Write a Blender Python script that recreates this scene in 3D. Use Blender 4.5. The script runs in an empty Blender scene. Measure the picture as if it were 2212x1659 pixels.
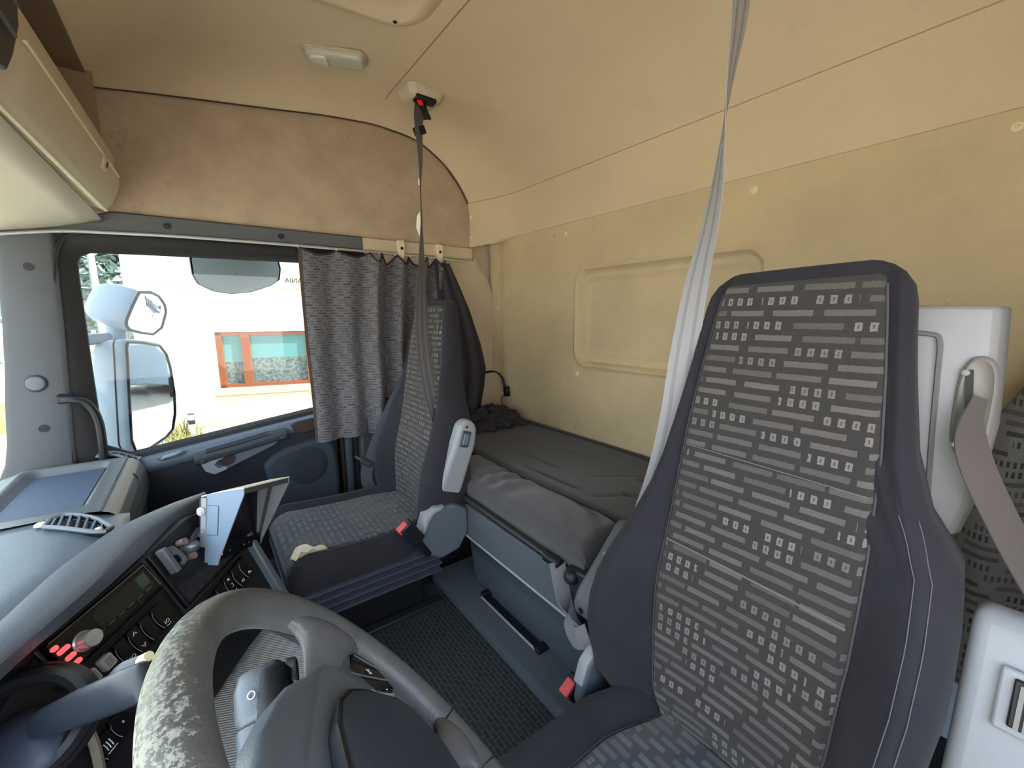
import bpy, bmesh, math, random
from mathutils import Vector, Matrix

random.seed(7)
C = bpy.context.scene.collection
SC = bpy.context.scene

# ------------------------------------------------------------------ camera
CAM_POS = Vector((0.0, 0.0, 1.2))
RIGHT = Vector((-0.5989, -0.8008, -0.0048)).normalized()
FWD = Vector((0.7906, -0.5904, -0.1624)).normalized()
UP = RIGHT.cross(FWD).normalized()
FWD = UP.cross(RIGHT).normalized()
cd = bpy.data.cameras.new('camera')
cd.sensor_width = 36.0
cd.sensor_fit = 'HORIZONTAL'
cd.lens = 895.0 / 2212.0 * 36.0
cd.clip_start = 0.02
cd.clip_end = 400
cam = bpy.data.objects.new('camera', cd)
C.objects.link(cam)
cm = Matrix((RIGHT, UP, -FWD)).transposed().to_4x4()
cm.translation = CAM_POS
cam.matrix_world = cm
SC.camera = cam

# ------------------------------------------------------------------ light
w = bpy.data.worlds.new('sky')
SC.world = w
w.use_nodes = True
nt = w.node_tree
nt.nodes.clear()
out = nt.nodes.new('ShaderNodeOutputWorld')
bg = nt.nodes.new('ShaderNodeBackground')
tc = nt.nodes.new('ShaderNodeTexCoord')
sep = nt.nodes.new('ShaderNodeSeparateXYZ')
rmp = nt.nodes.new('ShaderNodeValToRGB')
nt.links.new(tc.outputs['Generated'], sep.inputs[0])
nt.links.new(sep.outputs['Z'], rmp.inputs[0])
nt.links.new(rmp.outputs[0], bg.inputs[0])
nt.links.new(bg.outputs[0], out.inputs[0])
rmp.color_ramp.elements[0].position = 0.0
rmp.color_ramp.elements[0].color = (0.95, 0.97, 1.0, 1)
rmp.color_ramp.elements[1].position = 0.75
rmp.color_ramp.elements[1].color = (0.60, 0.77, 1.0, 1)
bg.inputs[1].default_value = 2.2

sd = bpy.data.lights.new('sun', 'SUN')
sd.energy = 11.0
sd.angle = math.radians(0.6)
sd.color = (1.0, 0.93, 0.82)
sun = bpy.data.objects.new('sun', sd)
C.objects.link(sun)
sun.location = (-6, -8, 10)
sun.rotation_euler = Vector((0.6, 0.8, -1.0)).to_track_quat('-Z', 'Y').to_euler()

SC.view_settings.view_transform = 'Standard'
SC.view_settings.look = 'None'
SC.view_settings.gamma = 1.0
SC.view_settings.use_curve_mapping = False
SC.view_settings.exposure = 1.45
SC.cycles.max_bounces = 10
SC.cycles.diffuse_bounces = 6
SC.cycles.transparent_max_bounces = 12
SC.cycles.sample_clamp_indirect = 8.0
SC.cycles.use_denoising = True

# ------------------------------------------------------------------ helpers
def lin(c):
    return tuple(((x / 12.92) if x <= 0.04045 else ((x + 0.055) / 1.055) ** 2.4) for x in c)

def rgb(r, g, b):
    return lin((r / 255.0, g / 255.0, b / 255.0)) + (1.0,)

def N(nt, t, **kw):
    n = nt.nodes.new('ShaderNode' + t)
    for k, v in kw.items():
        setattr(n, k, v)
    return n

def mat(name, col, rough=0.6, metal=0.0, spec=0.4, var=0.0, vscale=8.0, col2=None, bump=0.0, bscale=300.0, sheen=0.0, coat=0.0):
    m = bpy.data.materials.new(name)
    m.use_nodes = True
    nt = m.node_tree
    b = nt.nodes['Principled BSDF']
    b.inputs['Base Color'].default_value = col
    b.inputs['Roughness'].default_value = rough
    b.inputs['Metallic'].default_value = metal
    b.inputs['Specular IOR Level'].default_value = spec
    if sheen:
        b.inputs['Sheen Weight'].default_value = sheen
    if coat:
        b.inputs['Coat Weight'].default_value = coat
    tcn = N(nt, 'TexCoord')
    if var > 0:
        no = N(nt, 'TexNoise')
        no.inputs['Scale'].default_value = vscale
        no.inputs['Detail'].default_value = 6
        no.inputs['Roughness'].default_value = 0.65
        nt.links.new(tcn.outputs['Object'], no.inputs['Vector'])
        mr = N(nt, 'MapRange')
        mr.inputs[1].default_value = 0.35
        mr.inputs[2].default_value = 0.7
        mr.inputs[3].default_value = 0.0
        mr.inputs[4].default_value = var
        nt.links.new(no.outputs['Fac'], mr.inputs[0])
        mx = N(nt, 'MixRGB')
        mx.inputs[1].default_value = col
        mx.inputs[2].default_value = col2 if col2 else tuple(x * 0.45 for x in col[:3]) + (1,)
        nt.links.new(mr.outputs[0], mx.inputs[0])
        nt.links.new(mx.outputs[0], b.inputs['Base Color'])
    if bump > 0:
        nb = N(nt, 'TexNoise')
        nb.inputs['Scale'].default_value = bscale
        nb.inputs['Detail'].default_value = 3
        nt.links.new(tcn.outputs['Object'], nb.inputs['Vector'])
        bp = N(nt, 'Bump')
        bp.inputs['Strength'].default_value = bump
        bp.inputs['Distance'].default_value = 0.002
        nt.links.new(nb.outputs['Fac'], bp.inputs['Height'])
        nt.links.new(bp.outputs[0], b.inputs['Normal'])
    return m

def emit(name, col, strength):
    m = mat(name, col, 0.4)
    b = m.node_tree.nodes['Principled BSDF']
    b.inputs['Emission Color'].default_value = col
    b.inputs['Emission Strength'].default_value = strength
    return m

def dash_fabric(name, axes, base, dash, tick, pitch, rh, fill=0.5, tickp=0.3, tickw=0.016, wear=0.0, worn=None, gap=0.012, hollow=0.75):
    """woven rows of short dashes, some broken into groups of small upright ticks"""
    m = bpy.data.materials.new(name)
    m.use_nodes = True
    nt = m.node_tree
    L = nt.links.new
    b = nt.nodes['Principled BSDF']
    b.inputs['Roughness'].default_value = 0.95
    b.inputs['Specular IOR Level'].default_value = 0.15
    b.inputs['Sheen Weight'].default_value = 0.15
    b.inputs['Sheen Roughness'].default_value = 0.6
    tcn = N(nt, 'TexCoord')
    s = N(nt, 'SeparateXYZ')
    L(tcn.outputs['Object'], s.inputs[0])
    def MA(op, a, b_=None, c=None):
        n = N(nt, 'Math', operation=op)
        for i, v in enumerate((a, b_, c)):
            if v is None:
                continue
            if isinstance(v, (int, float)):
                n.inputs[i].default_value = v
            else:
                L(v, n.inputs[i])
        return n.outputs[0]
    def WN(x, y):
        c = N(nt, 'CombineXYZ'); L(x, c.inputs[0]); L(y, c.inputs[1])
        n = N(nt, 'TexWhiteNoise'); n.noise_dimensions = '2D'
        L(c.outputs[0], n.inputs['Vector'])
        return n.outputs['Value']
    cmb = N(nt, 'CombineXYZ')
    L(s.outputs[axes[0]], cmb.inputs[0]); L(s.outputs[axes[1]], cmb.inputs[1])
    nw = N(nt, 'TexNoise'); nw.inputs['Scale'].default_value = 260; nw.inputs['Detail'].default_value = 2
    L(cmb.outputs[0], nw.inputs['Vector'])
    ns = N(nt, 'SeparateXYZ'); L(nw.outputs['Color'], ns.inputs[0])
    u = MA('MULTIPLY_ADD', ns.outputs[0], 0.0025, s.outputs[axes[0]])
    v = MA('MULTIPLY_ADD', ns.outputs[1], 0.0025, s.outputs[axes[1]])
    u = MA('ADD', u, 10.0); v = MA('ADD', v, 10.0)
    vr = MA('DIVIDE', v, rh)
    row = MA('FLOOR', vr)
    fv = MA('FRACT', vr)
    one = N(nt, 'Value'); one.outputs[0].default_value = 3.7
    off = WN(row, one.outputs[0])
    ur = MA('ADD', MA('DIVIDE', u, pitch), MA('MULTIPLY', off, 7.0))
    k = MA('FLOOR', ur)
    fu = MA('FRACT', ur)
    rnd = WN(k, row)
    k2 = MA('ADD', k, 57.3)
    rnd2 = WN(k2, row)
    g = gap / pitch
    # dash: inside row band and outside the gap; a second cut splits some dashes
    band = MA('MULTIPLY', MA('GREATER_THAN', fv, 0.5 - fill / 2), MA('LESS_THAN', fv, 0.5 + fill / 2))
    cut = MA('GREATER_THAN', fu, MA('MULTIPLY_ADD', rnd2, g * 1.2, g * 0.5))
    dashm = MA('MULTIPLY', band, cut)
    tb = MA('MULTIPLY', MA('GREATER_THAN', fv, 0.5 - fill * 0.68), MA('LESS_THAN', fv, 0.5 + fill * 0.68))
    tf = MA('FRACT', MA('DIVIDE', u, tickw))
    tickm = MA('MULTIPLY', MA('MULTIPLY', tb, cut), MA('LESS_THAN', tf, 0.5))
    # hollow of each tick
    core = MA('MULTIPLY', MA('MULTIPLY', MA('GREATER_THAN', tf, 0.19), MA('LESS_THAN', tf, 0.31)), MA('MULTIPLY', MA('GREATER_THAN', fv, 0.5 - fill * 0.32), MA('LESS_THAN', fv, 0.5 + fill * 0.32)))
    tickm = MA('MULTIPLY', tickm, MA('MULTIPLY_ADD', core, -hollow, 1.0))
    ist = MA('LESS_THAN', rnd, tickp)
    # brightness of each dash varies
    br = MA('MULTIPLY_ADD', rnd2, 0.55, 0.5)
    dashm = MA('MULTIPLY', dashm, br)
    tickm = MA('MULTIPLY', tickm, MA('MULTIPLY_ADD', rnd2, 0.5, 0.6))
    c1 = N(nt, 'MixRGB'); c1.inputs[1].default_value = base; c1.inputs[2].default_value = dash
    L(dashm, c1.inputs[0])
    c2 = N(nt, 'MixRGB'); c2.inputs[1].default_value = base; c2.inputs[2].default_value = tick
    L(tickm, c2.inputs[0])
    c3 = N(nt, 'MixRGB'); L(ist, c3.inputs[0]); L(c1.outputs[0], c3.inputs[1]); L(c2.outputs[0], c3.inputs[2])
    # yarn mottling
    nv = N(nt, 'TexNoise'); nv.inputs['Scale'].default_value = 600; nv.inputs['Detail'].default_value = 2
    L(tcn.outputs['Object'], nv.inputs['Vector'])
    mo = N(nt, 'MixRGB', blend_type='MULTIPLY'); mo.inputs[0].default_value = 0.5
    L(c3.outputs[0], mo.inputs[1]); L(nv.outputs['Color'], mo.inputs[2])
    br2 = N(nt, 'MixRGB', blend_type='ADD'); br2.inputs[0].default_value = 0.3
    L(mo.outputs[0], br2.inputs[1]); L(c3.outputs[0], br2.inputs[2])
    last = br2.outputs[0]
    if wear:
        nn = N(nt, 'TexNoise'); nn.inputs['Scale'].default_value = 5.0; nn.inputs['Detail'].default_value = 5
        L(tcn.outputs['Object'], nn.inputs['Vector'])
        mr = N(nt, 'MapRange'); mr.inputs[1].default_value = 0.42; mr.inputs[2].default_value = 0.68; mr.inputs[4].default_value = wear
        L(nn.outputs['Fac'], mr.inputs[0])
        c4 = N(nt, 'MixRGB'); L(mr.outputs[0], c4.inputs[0]); L(last, c4.inputs[1]); c4.inputs[2].default_value = worn
        last = c4.outputs[0]
    L(last, b.inputs['Base Color'])
    nb = N(nt, 'TexNoise'); nb.inputs['Scale'].default_value = 900
    L(tcn.outputs['Object'], nb.inputs['Vector'])
    bp = N(nt, 'Bump'); bp.inputs['Strength'].default_value = 0.35; bp.inputs['Distance'].default_value = 0.002
    L(nb.outputs['Fac'], bp.inputs['Height']); L(bp.outputs[0], b.inputs['Normal'])
    return m

def glass(name, tint, gloss=0.05, rough=0.02):
    m = bpy.data.materials.new(name)
    m.use_nodes = True
    nt = m.node_tree
    nt.nodes.clear()
    o = N(nt, 'OutputMaterial')
    tr = N(nt, 'BsdfTransparent')
    tr.inputs[0].default_value = tint
    gl = N(nt, 'BsdfGlossy')
    gl.inputs['Roughness'].default_value = rough
    mx = N(nt, 'MixShader')
    mx.inputs[0].default_value = gloss
    nt.links.new(tr.outputs[0], mx.inputs[1])
    nt.links.new(gl.outputs[0], mx.inputs[2])
    nt.links.new(mx.outputs[0], o.inputs[0])
    return m

# ---- mesh builders: every one returns (verts, faces)
def m_box(x0, x1, y0, y1, z0, z1):
    v = [(x, y, z) for x in (x0, x1) for y in (y0, y1) for z in (z0, z1)]
    f = [(0, 1, 3, 2), (4, 6, 7, 5), (0, 4, 5, 1), (2, 3, 7, 6), (0, 2, 6, 4), (1, 5, 7, 3)]
    return v, f

def m_obox(c, ax, ay, az, sx, sy, sz):
    c = Vector(c); ax = Vector(ax).normalized() * sx / 2; ay = Vector(ay).normalized() * sy / 2; az = Vector(az).normalized() * sz / 2
    v = [tuple(c + i * ax + j * ay + k * az) for i in (-1, 1) for j in (-1, 1) for k in (-1, 1)]
    f = [(0, 1, 3, 2), (4, 6, 7, 5), (0, 4, 5, 1), (2, 3, 7, 6), (0, 2, 6, 4), (1, 5, 7, 3)]
    return v, f

def m_prism(poly, off):
    """poly: list of 3D points (planar-ish), extruded by the vector off"""
    n = len(poly); off = Vector(off)
    v = [tuple(p) for p in poly] + [tuple(Vector(p) + off) for p in poly]
    f = [tuple(range(n))[::-1], tuple(range(n, 2 * n))]
    f += [(i, (i + 1) % n, n + (i + 1) % n, n + i) for i in range(n)]
    return v, f

def m_loft(rings, closed=True, caps=True):
    n = len(rings[0]); v = []; f = []
    for r in rings:
        v += [tuple(p) for p in r]
    k = n if closed else n - 1
    for i in range(len(rings) - 1):
        for j in range(k):
            a = i * n + j; b = i * n + (j + 1) % n
            f.append((a, b, b + n, a + n))
    if caps and closed:
        f.append(tuple(range(n))[::-1])
        f.append(tuple(range((len(rings) - 1) * n, len(rings) * n)))
    return v, f

def m_grid(nu, nv, fn):
    v = [tuple(fn(i / (nu - 1), j / (nv - 1))) for i in range(nu) for j in range(nv)]
    f = [(i * nv + j, (i + 1) * nv + j, (i + 1) * nv + j + 1, i * nv + j + 1) for i in range(nu - 1) for j in range(nv - 1)]
    return v, f

def catmull(pts, k=8, closed=False):
    P = [Vector(p) for p in pts]; n = len(P); o = []
    rng = n if closed else n - 1
    for i in range(rng):
        p1, p2 = P[i], P[(i + 1) % n]
        p0 = P[i - 1] if (i > 0 or closed) else p1 * 2 - p2
        p3 = P[(i + 2) % n] if (i + 2 < n or closed) else p2 * 2 - p1
        for t in range(k):
            s = t / k
            o.append(0.5 * ((2 * p1) + (p2 - p0) * s + (2 * p0 - 5 * p1 + 4 * p2 - p3) * s * s + (3 * p1 - p0 - 3 * p2 + p3) * s ** 3))
    if not closed:
        o.append(P[-1])
    return o

def m_tube(path, r, seg=10, closed=False, caps=True):
    P = [Vector(p) for p in path]; n = len(P)
    rad = r if hasattr(r, '__len__') else [r] * n
    if len(rad) != n:
        rad = [rad[min(len(rad) - 1, int(i * len(rad) / n))] for i in range(n)]
    rings = []; nrm = None
    for i in range(n):
        if closed:
            t = (P[(i + 1) % n] - P[i - 1]).normalized()
        else:
            t = (P[min(i + 1, n - 1)] - P[max(i - 1, 0)]).normalized()
        if nrm is None:
            h = Vector((0, 0, 1)) if abs(t.z) < 0.9 else Vector((1, 0, 0))
            nrm = (h - t * h.dot(t)).normalized()
        else:
            nrm = (nrm - t * nrm.dot(t)).normalized()
        bn = t.cross(nrm)
        rings.append([P[i] + (nrm * math.cos(a) + bn * math.sin(a)) * rad[i] for a in [2 * math.pi * j / seg for j in range(seg)]])
    if closed:
        rings.append(rings[0])
        return m_loft(rings, True, False)
    return m_loft(rings, True, caps)

def m_cyl(c, axis, r, h, seg=24, r2=None):
    c = Vector(c); a = Vector(axis).normalized()
    return m_tube([c - a * h / 2, c + a * h / 2], [r, r if r2 is None else r2], seg)

def m_disc_dome(c, axis, r, h, seg=20, k=5):
    """a shallow dome button standing on point c"""
    c = Vector(c); a = Vector(axis).normalized()
    hh = Vector((0, 0, 1)) if abs(a.z) < 0.9 else Vector((1, 0, 0))
    u = (hh - a * hh.dot(a)).normalized(); w_ = a.cross(u)
    rings = []
    for i in range(k + 1):
        t = i / k * math.pi / 2
        rr = max(r * math.cos(t), r * 0.02); zz = h * math.sin(t)
        rings.append([c + a * zz + (u * math.cos(q) + w_ * math.sin(q)) * rr for q in [2 * math.pi * j / seg for j in range(seg)]])
    return m_loft(rings, True, True)

def m_ribbon(path, dirs, width, thick=0.0016, cols=1):
    """flat strap: path points, direction of its width at each"""
    P = [Vector(p) for p in path]; n = len(P)
    ws = width if hasattr(width, '__len__') else [width] * n
    rings = []
    for i in range(n):
        t = (P[min(i + 1, n - 1)] - P[max(i - 1, 0)]).normalized()
        d = Vector(dirs[i]); d = (d - t * d.dot(t)).normalized()
        nn = t.cross(d).normalized() * thick / 2
        a = P[i] - d * ws[i] / 2; b = P[i] + d * ws[i] / 2
        rings.append([a - nn, b - nn, b + nn, a + nn])
    return m_loft(rings, True, True)

def rrect(w_, h, r, k=5):
    o = []
    for cx, cy, a0 in ((w_ / 2 - r, h / 2 - r, 0), (-w_ / 2 + r, h / 2 - r, 90), (-w_ / 2 + r, -h / 2 + r, 180), (w_ / 2 - r, -h / 2 + r, 270)):
        for i in range(k + 1):
            a = math.radians(a0 + 90 * i / k)
            o.append((cx + r * math.cos(a), cy + r * math.sin(a)))
    return o

def join(*ms):
    v = []; f = []
    for a, b in ms:
        k = len(v)
        v += list(a); f += [tuple(i + k for i in q) for q in b]
    return v, f

def xf(m, M):
    return [tuple(M @ Vector(p)) for p in m[0]], m[1]

def obj(name, m, material, parent=None, smooth=False, bevel=0.0, sub=0, solid=0.0, local=False, bseg=2, label=None, angle=35):
    me = bpy.data.meshes.new(name)
    me.from_pydata([tuple(p) for p in m[0]], [], [tuple(q) for q in m[1]])
    me.validate()
    bm = bmesh.new(); bm.from_mesh(me)
    bmesh.ops.remove_doubles(bm, verts=bm.verts, dist=1e-6)
    bmesh.ops.recalc_face_normals(bm, faces=bm.faces)
    bm.to_mesh(me); bm.free()
    o = bpy.data.objects.new(name, me)
    C.objects.link(o)
    for mm in (material if isinstance(material, (list, tuple)) else [material]):
        me.materials.append(mm)
    if parent is not None:
        o.parent = parent
        if not local:
            o.matrix_parent_inverse = MW[parent.name].inverted()
    if solid:
        s = o.modifiers.new('solid', 'SOLIDIFY'); s.thickness = solid; s.offset = 0
    if bevel:
        b = o.modifiers.new('bevel', 'BEVEL'); b.width = bevel; b.segments = bseg; b.limit_method = 'ANGLE'; b.angle_limit = math.radians(30)
        smooth = True
    if sub:
        s = o.modifiers.new('sub', 'SUBSURF'); s.levels = sub; s.render_levels = sub
    if smooth:
        for p in me.polygons:
            p.use_smooth = True
        if not sub:
            try:
                me.set_sharp_from_angle(angle=math.radians(angle))
            except Exception:
                pass
    MW[o.name] = Matrix.Identity(4) if not local else (MW[parent.name] if parent else Matrix.Identity(4))
    if label:
        o['label'] = label
    return o

MW = {}

def thing(name, label, cat, loc=(0, 0, 0), M=None, group=None):
    o = bpy.data.objects.new(name, None)
    o.empty_display_size = 0.05
    C.objects.link(o)
    mw = M.copy() if M is not None else Matrix.Translation(Vector(loc))
    o.matrix_basis = mw
    MW[o.name] = mw
    o['label'] = label; o['category'] = cat
    if group:
        o['group'] = group
    return o

def tag(o, label, cat, group=None):
    o['label'] = label; o['category'] = cat
    if group:
        o['group'] = group
    return o

def struct(o):
    o['kind'] = 'structure'
    return o

def basis(o_, ax, ay, az):
    M = Matrix((Vector(ax).normalized(), Vector(ay).normalized(), Vector(az).normalized())).transposed().to_4x4()
    M.translation = Vector(o_)
    return M

def text_mesh(s, size, depth=0.0006, mirror=False):
    cu = bpy.data.curves.new('t', 'FONT')
    cu.body = s; cu.size = size; cu.extrude = depth; cu.align_x = 'CENTER'; cu.align_y = 'CENTER'
    cu.resolution_u = 3
    to = bpy.data.objects.new('t', cu)
    C.objects.link(to)
    dg = bpy.context.evaluated_depsgraph_get()
    me = bpy.data.meshes.new_from_object(to.evaluated_get(dg))
    v = [tuple(x.co) for x in me.vertices]; f = [tuple(p.vertices) for p in me.polygons]
    if mirror:
        v = [(-x, y, z) for x, y, z in v]
    bpy.data.objects.remove(to); bpy.data.meshes.remove(me); bpy.data.curves.remove(cu)
    return v, f

def lerp(a, b, t):
    return a + (b - a) * t

def interp(tab, x):
    if x <= tab[0][0]:
        return tab[0][1]
    for (a, va), (b, vb) in zip(tab, tab[1:]):
        if x <= b:
            return lerp(va, vb, (x - a) / (b - a))
    return tab[-1][1]

def sstep(a, b, x):
    t = min(max((x - a) / (b - a), 0), 1)
    return t * t * (3 - 2 * t)

# ------------------------------------------------------------------ materials
BEIGE = mat('beige_liner', rgb(210, 190, 160), 0.9, var=0.12, vscale=3.0, bump=0.25, bscale=500)
BEIGE_WALL = mat('beige_wall_liner', rgb(203, 183, 146), 0.85, var=0.45, vscale=3.0, col2=rgb(158, 148, 124), bump=0.25, bscale=450)
def speckle(m, col, scale, lo, hi, amt):
    nt = m.node_tree; L = nt.links.new; b = nt.nodes['Principled BSDF']
    src = b.inputs['Base Color'].links[0].from_socket
    tcn = N(nt, 'TexCoord'); n = N(nt, 'TexNoise'); n.inputs['Scale'].default_value = scale; n.inputs['Detail'].default_value = 8; n.inputs['Roughness'].default_value = 0.7
    L(tcn.outputs['Object'], n.inputs['Vector'])
    mr = N(nt, 'MapRange'); mr.inputs[1].default_value = lo; mr.inputs[2].default_value = hi; mr.inputs[4].default_value = amt
    L(n.outputs['Fac'], mr.inputs[0])
    mx = N(nt, 'MixRGB'); L(mr.outputs[0], mx.inputs[0]); L(src, mx.inputs[1]); mx.inputs[2].default_value = col
    L(mx.outputs[0], b.inputs['Base Color'])
speckle(BEIGE_WALL, rgb(96, 86, 70), 14, 0.64, 0.74, 0.6)
BEIGE_SIDE = mat('beige_side_liner', rgb(184, 164, 142), 0.9, var=0.45, vscale=7.0, col2=rgb(142, 124, 106), bump=0.3, bscale=450)
speckle(BEIGE_SIDE, rgb(98, 82, 70), 9, 0.62, 0.76, 0.55)
speckle(BEIGE, rgb(160, 140, 116), 7, 0.60, 0.80, 0.22)
BEIGE_PL = mat('beige_plastic', rgb(196, 180, 156), 0.55, bump=0.12, bscale=700)
CREAM = mat('cream_plastic', rgb(222, 212, 178), 0.5)
SEAMD = mat('dark_seam', rgb(70, 58, 44), 0.9)
GREY_TRIM = mat('grey_trim', rgb(90, 93, 97), 0.6, bump=0.15, bscale=800, var=0.15, vscale=5)
GREY_DK = mat('dark_grey_trim', rgb(60, 65, 72), 0.6, bump=0.15, bscale=800)
BLACK_PL = mat('black_plastic', rgb(22, 23, 28), 0.45, bump=0.08, bscale=600)
BLACK_GL = mat('black_gloss', rgb(14, 14, 18), 0.18)
RUBBER = mat('black_rubber', rgb(34, 32, 33), 0.7)
DASH = mat('dash_plastic', rgb(88, 97, 106), 0.38, spec=0.6, bump=0.2, bscale=700, var=0.12, vscale=7)
DASH_LID = mat('dash_lid_plastic', rgb(92, 94, 96), 0.4, spec=0.5, bump=0.2, bscale=700)
DOOR_DK = mat('door_panel_dark', rgb(32, 36, 45), 0.65, bump=0.2, bscale=500)
DOOR_MID = mat('door_panel_grey', rgb(92, 103, 116), 0.55, bump=0.15, bscale=700)
DOOR_LT = mat('door_handle_grey', rgb(140, 148, 160), 0.5)
BROWN_PL = mat('brown_inset', rgb(52, 44, 42), 0.5)
SEAT_DK = mat('seat_side_fabric', rgb(46, 45, 51), 0.95, spec=0.12, sheen=0.08, var=0.35, vscale=9, bump=0.4, bscale=700)
SEAT_DK2 = mat('passenger_seat_side_fabric', rgb(49, 48, 54), 0.95, spec=0.12, sheen=0.08, var=0.4, vscale=9, bump=0.4, bscale=700)
PAT_BACK = dash_fabric('seat_pattern_back', ('X', 'Z'), rgb(50, 47, 46), rgb(90, 86, 85), rgb(112, 108, 107), 0.072, 0.0205, 0.46, 0.26, 0.0175, gap=0.010)
PAT_CUSH = dash_fabric('seat_pattern_cushion', ('X', 'Y'), rgb(58, 60, 66), rgb(90, 92, 98), rgb(96, 97, 100), 0.050, 0.020, 0.55, 0.15, 0.017, wear=0.8, worn=rgb(94, 90, 82), gap=0.012)
PAT_CURT = dash_fabric('curtain_pattern', ('Y', 'Z'), rgb(104, 102, 105), rgb(58, 56, 62), rgb(46, 45, 52), 0.055, 0.0118, 0.46, 0.6, 0.0062, gap=0.016, hollow=0.0)
CURT_DK = mat('curtain_lining', rgb(44, 42, 50), 0.7, bump=0.3, bscale=60, var=0.3, vscale=20)
MATTR = mat('mattress_fabric', rgb(72, 70, 74), 0.95, spec=0.15, sheen=0.3, var=0.4, vscale=5, bump=0.5, bscale=700)
MATTR2 = mat('mattress_fabric_rear', rgb(60, 58, 61), 0.95, spec=0.15, sheen=0.25, var=0.4, vscale=4, bump=0.5, bscale=700)
BUNK_PL = mat('bunk_box_plastic', rgb(76, 86, 96), 0.6, bump=0.12, bscale=700, var=0.15, vscale=4)
FASCIA = mat('bunk_fascia', rgb(82, 88, 96), 0.75, bump=0.35, bscale=900)
LEDGE = mat('ledge_carpet', rgb(72, 80, 88), 0.9, bump=0.4, bscale=800, var=0.2, vscale=6)
STRAP = mat('strap_webbing', rgb(150, 148, 152), 0.8, sheen=0.2, bump=0.3, bscale=1200)
STRAP_DK = mat('dark_strap_webbing', rgb(78, 74, 76), 0.8, sheen=0.2, bump=0.3, bscale=1200)
BELT = mat('seat_belt_webbing', rgb(86, 78, 76), 0.8, sheen=0.2, bump=0.3, bscale=1200)
SILVER_PL = mat('silver_grey_plastic', rgb(146, 146, 149), 0.45, bump=0.08, bscale=800)
ARM_GREY = mat('armrest_grey', rgb(140, 143, 148), 0.5, bump=0.08, bscale=800)
BLUE_GREY = mat('recliner_grey', rgb(86, 94, 103), 0.5)
RED = mat('red_button', rgb(214, 84, 86), 0.45)
REDLED = emit('red_backlit', rgb(235, 80, 80), 0.6)
CHROME = mat('chrome', rgb(190, 192, 198), 0.3, metal=0.55)
ALU = mat('rail_metal', rgb(205, 205, 205), 0.35, metal=0.6)
DARKMET = mat('dark_metal', rgb(64, 66, 68), 0.45, metal=0.7)
WHITE_INK = mat('white_marking', rgb(215, 215, 215), 0.6)
GREY_KEY = mat('grey_key', rgb(168, 172, 172), 0.55)
FOAM = mat('torn_foam', rgb(226, 218, 196), 0.95, var=0.5, vscale=40, col2=rgb(196, 178, 138))
PAPER = mat('white_label', rgb(226, 220, 206), 0.8)
LENS = mat('lamp_lens', rgb(190, 190, 172), 0.25, bump=0.8, bscale=260, coat=0.5)
LENS2 = mat('lamp_switch', rgb(206, 206, 194), 0.2, coat=0.5)
MIRROR = mat('mirror_glass', rgb(236, 238, 238), 0.02, metal=1.0)
TRUCK_WHITE = mat('white_paint', rgb(176, 196, 214), 0.25, coat=0.4)
GLASS_SIDE = glass('side_glass', (0.58, 0.61, 0.61, 1), 0.03)
GLASS_FRONT = glass('front_glass', (0.93, 0.96, 0.95, 1), 0.03)
HOOD_GREY = mat('hood_grey', rgb(122, 140, 160), 0.6)
HOOD_IN = mat('hood_inner_grey', rgb(128, 128, 132), 0.65, var=0.4, vscale=30)
HOOD_TOP = mat('hood_top_cream', rgb(226, 218, 196), 0.5)

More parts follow.
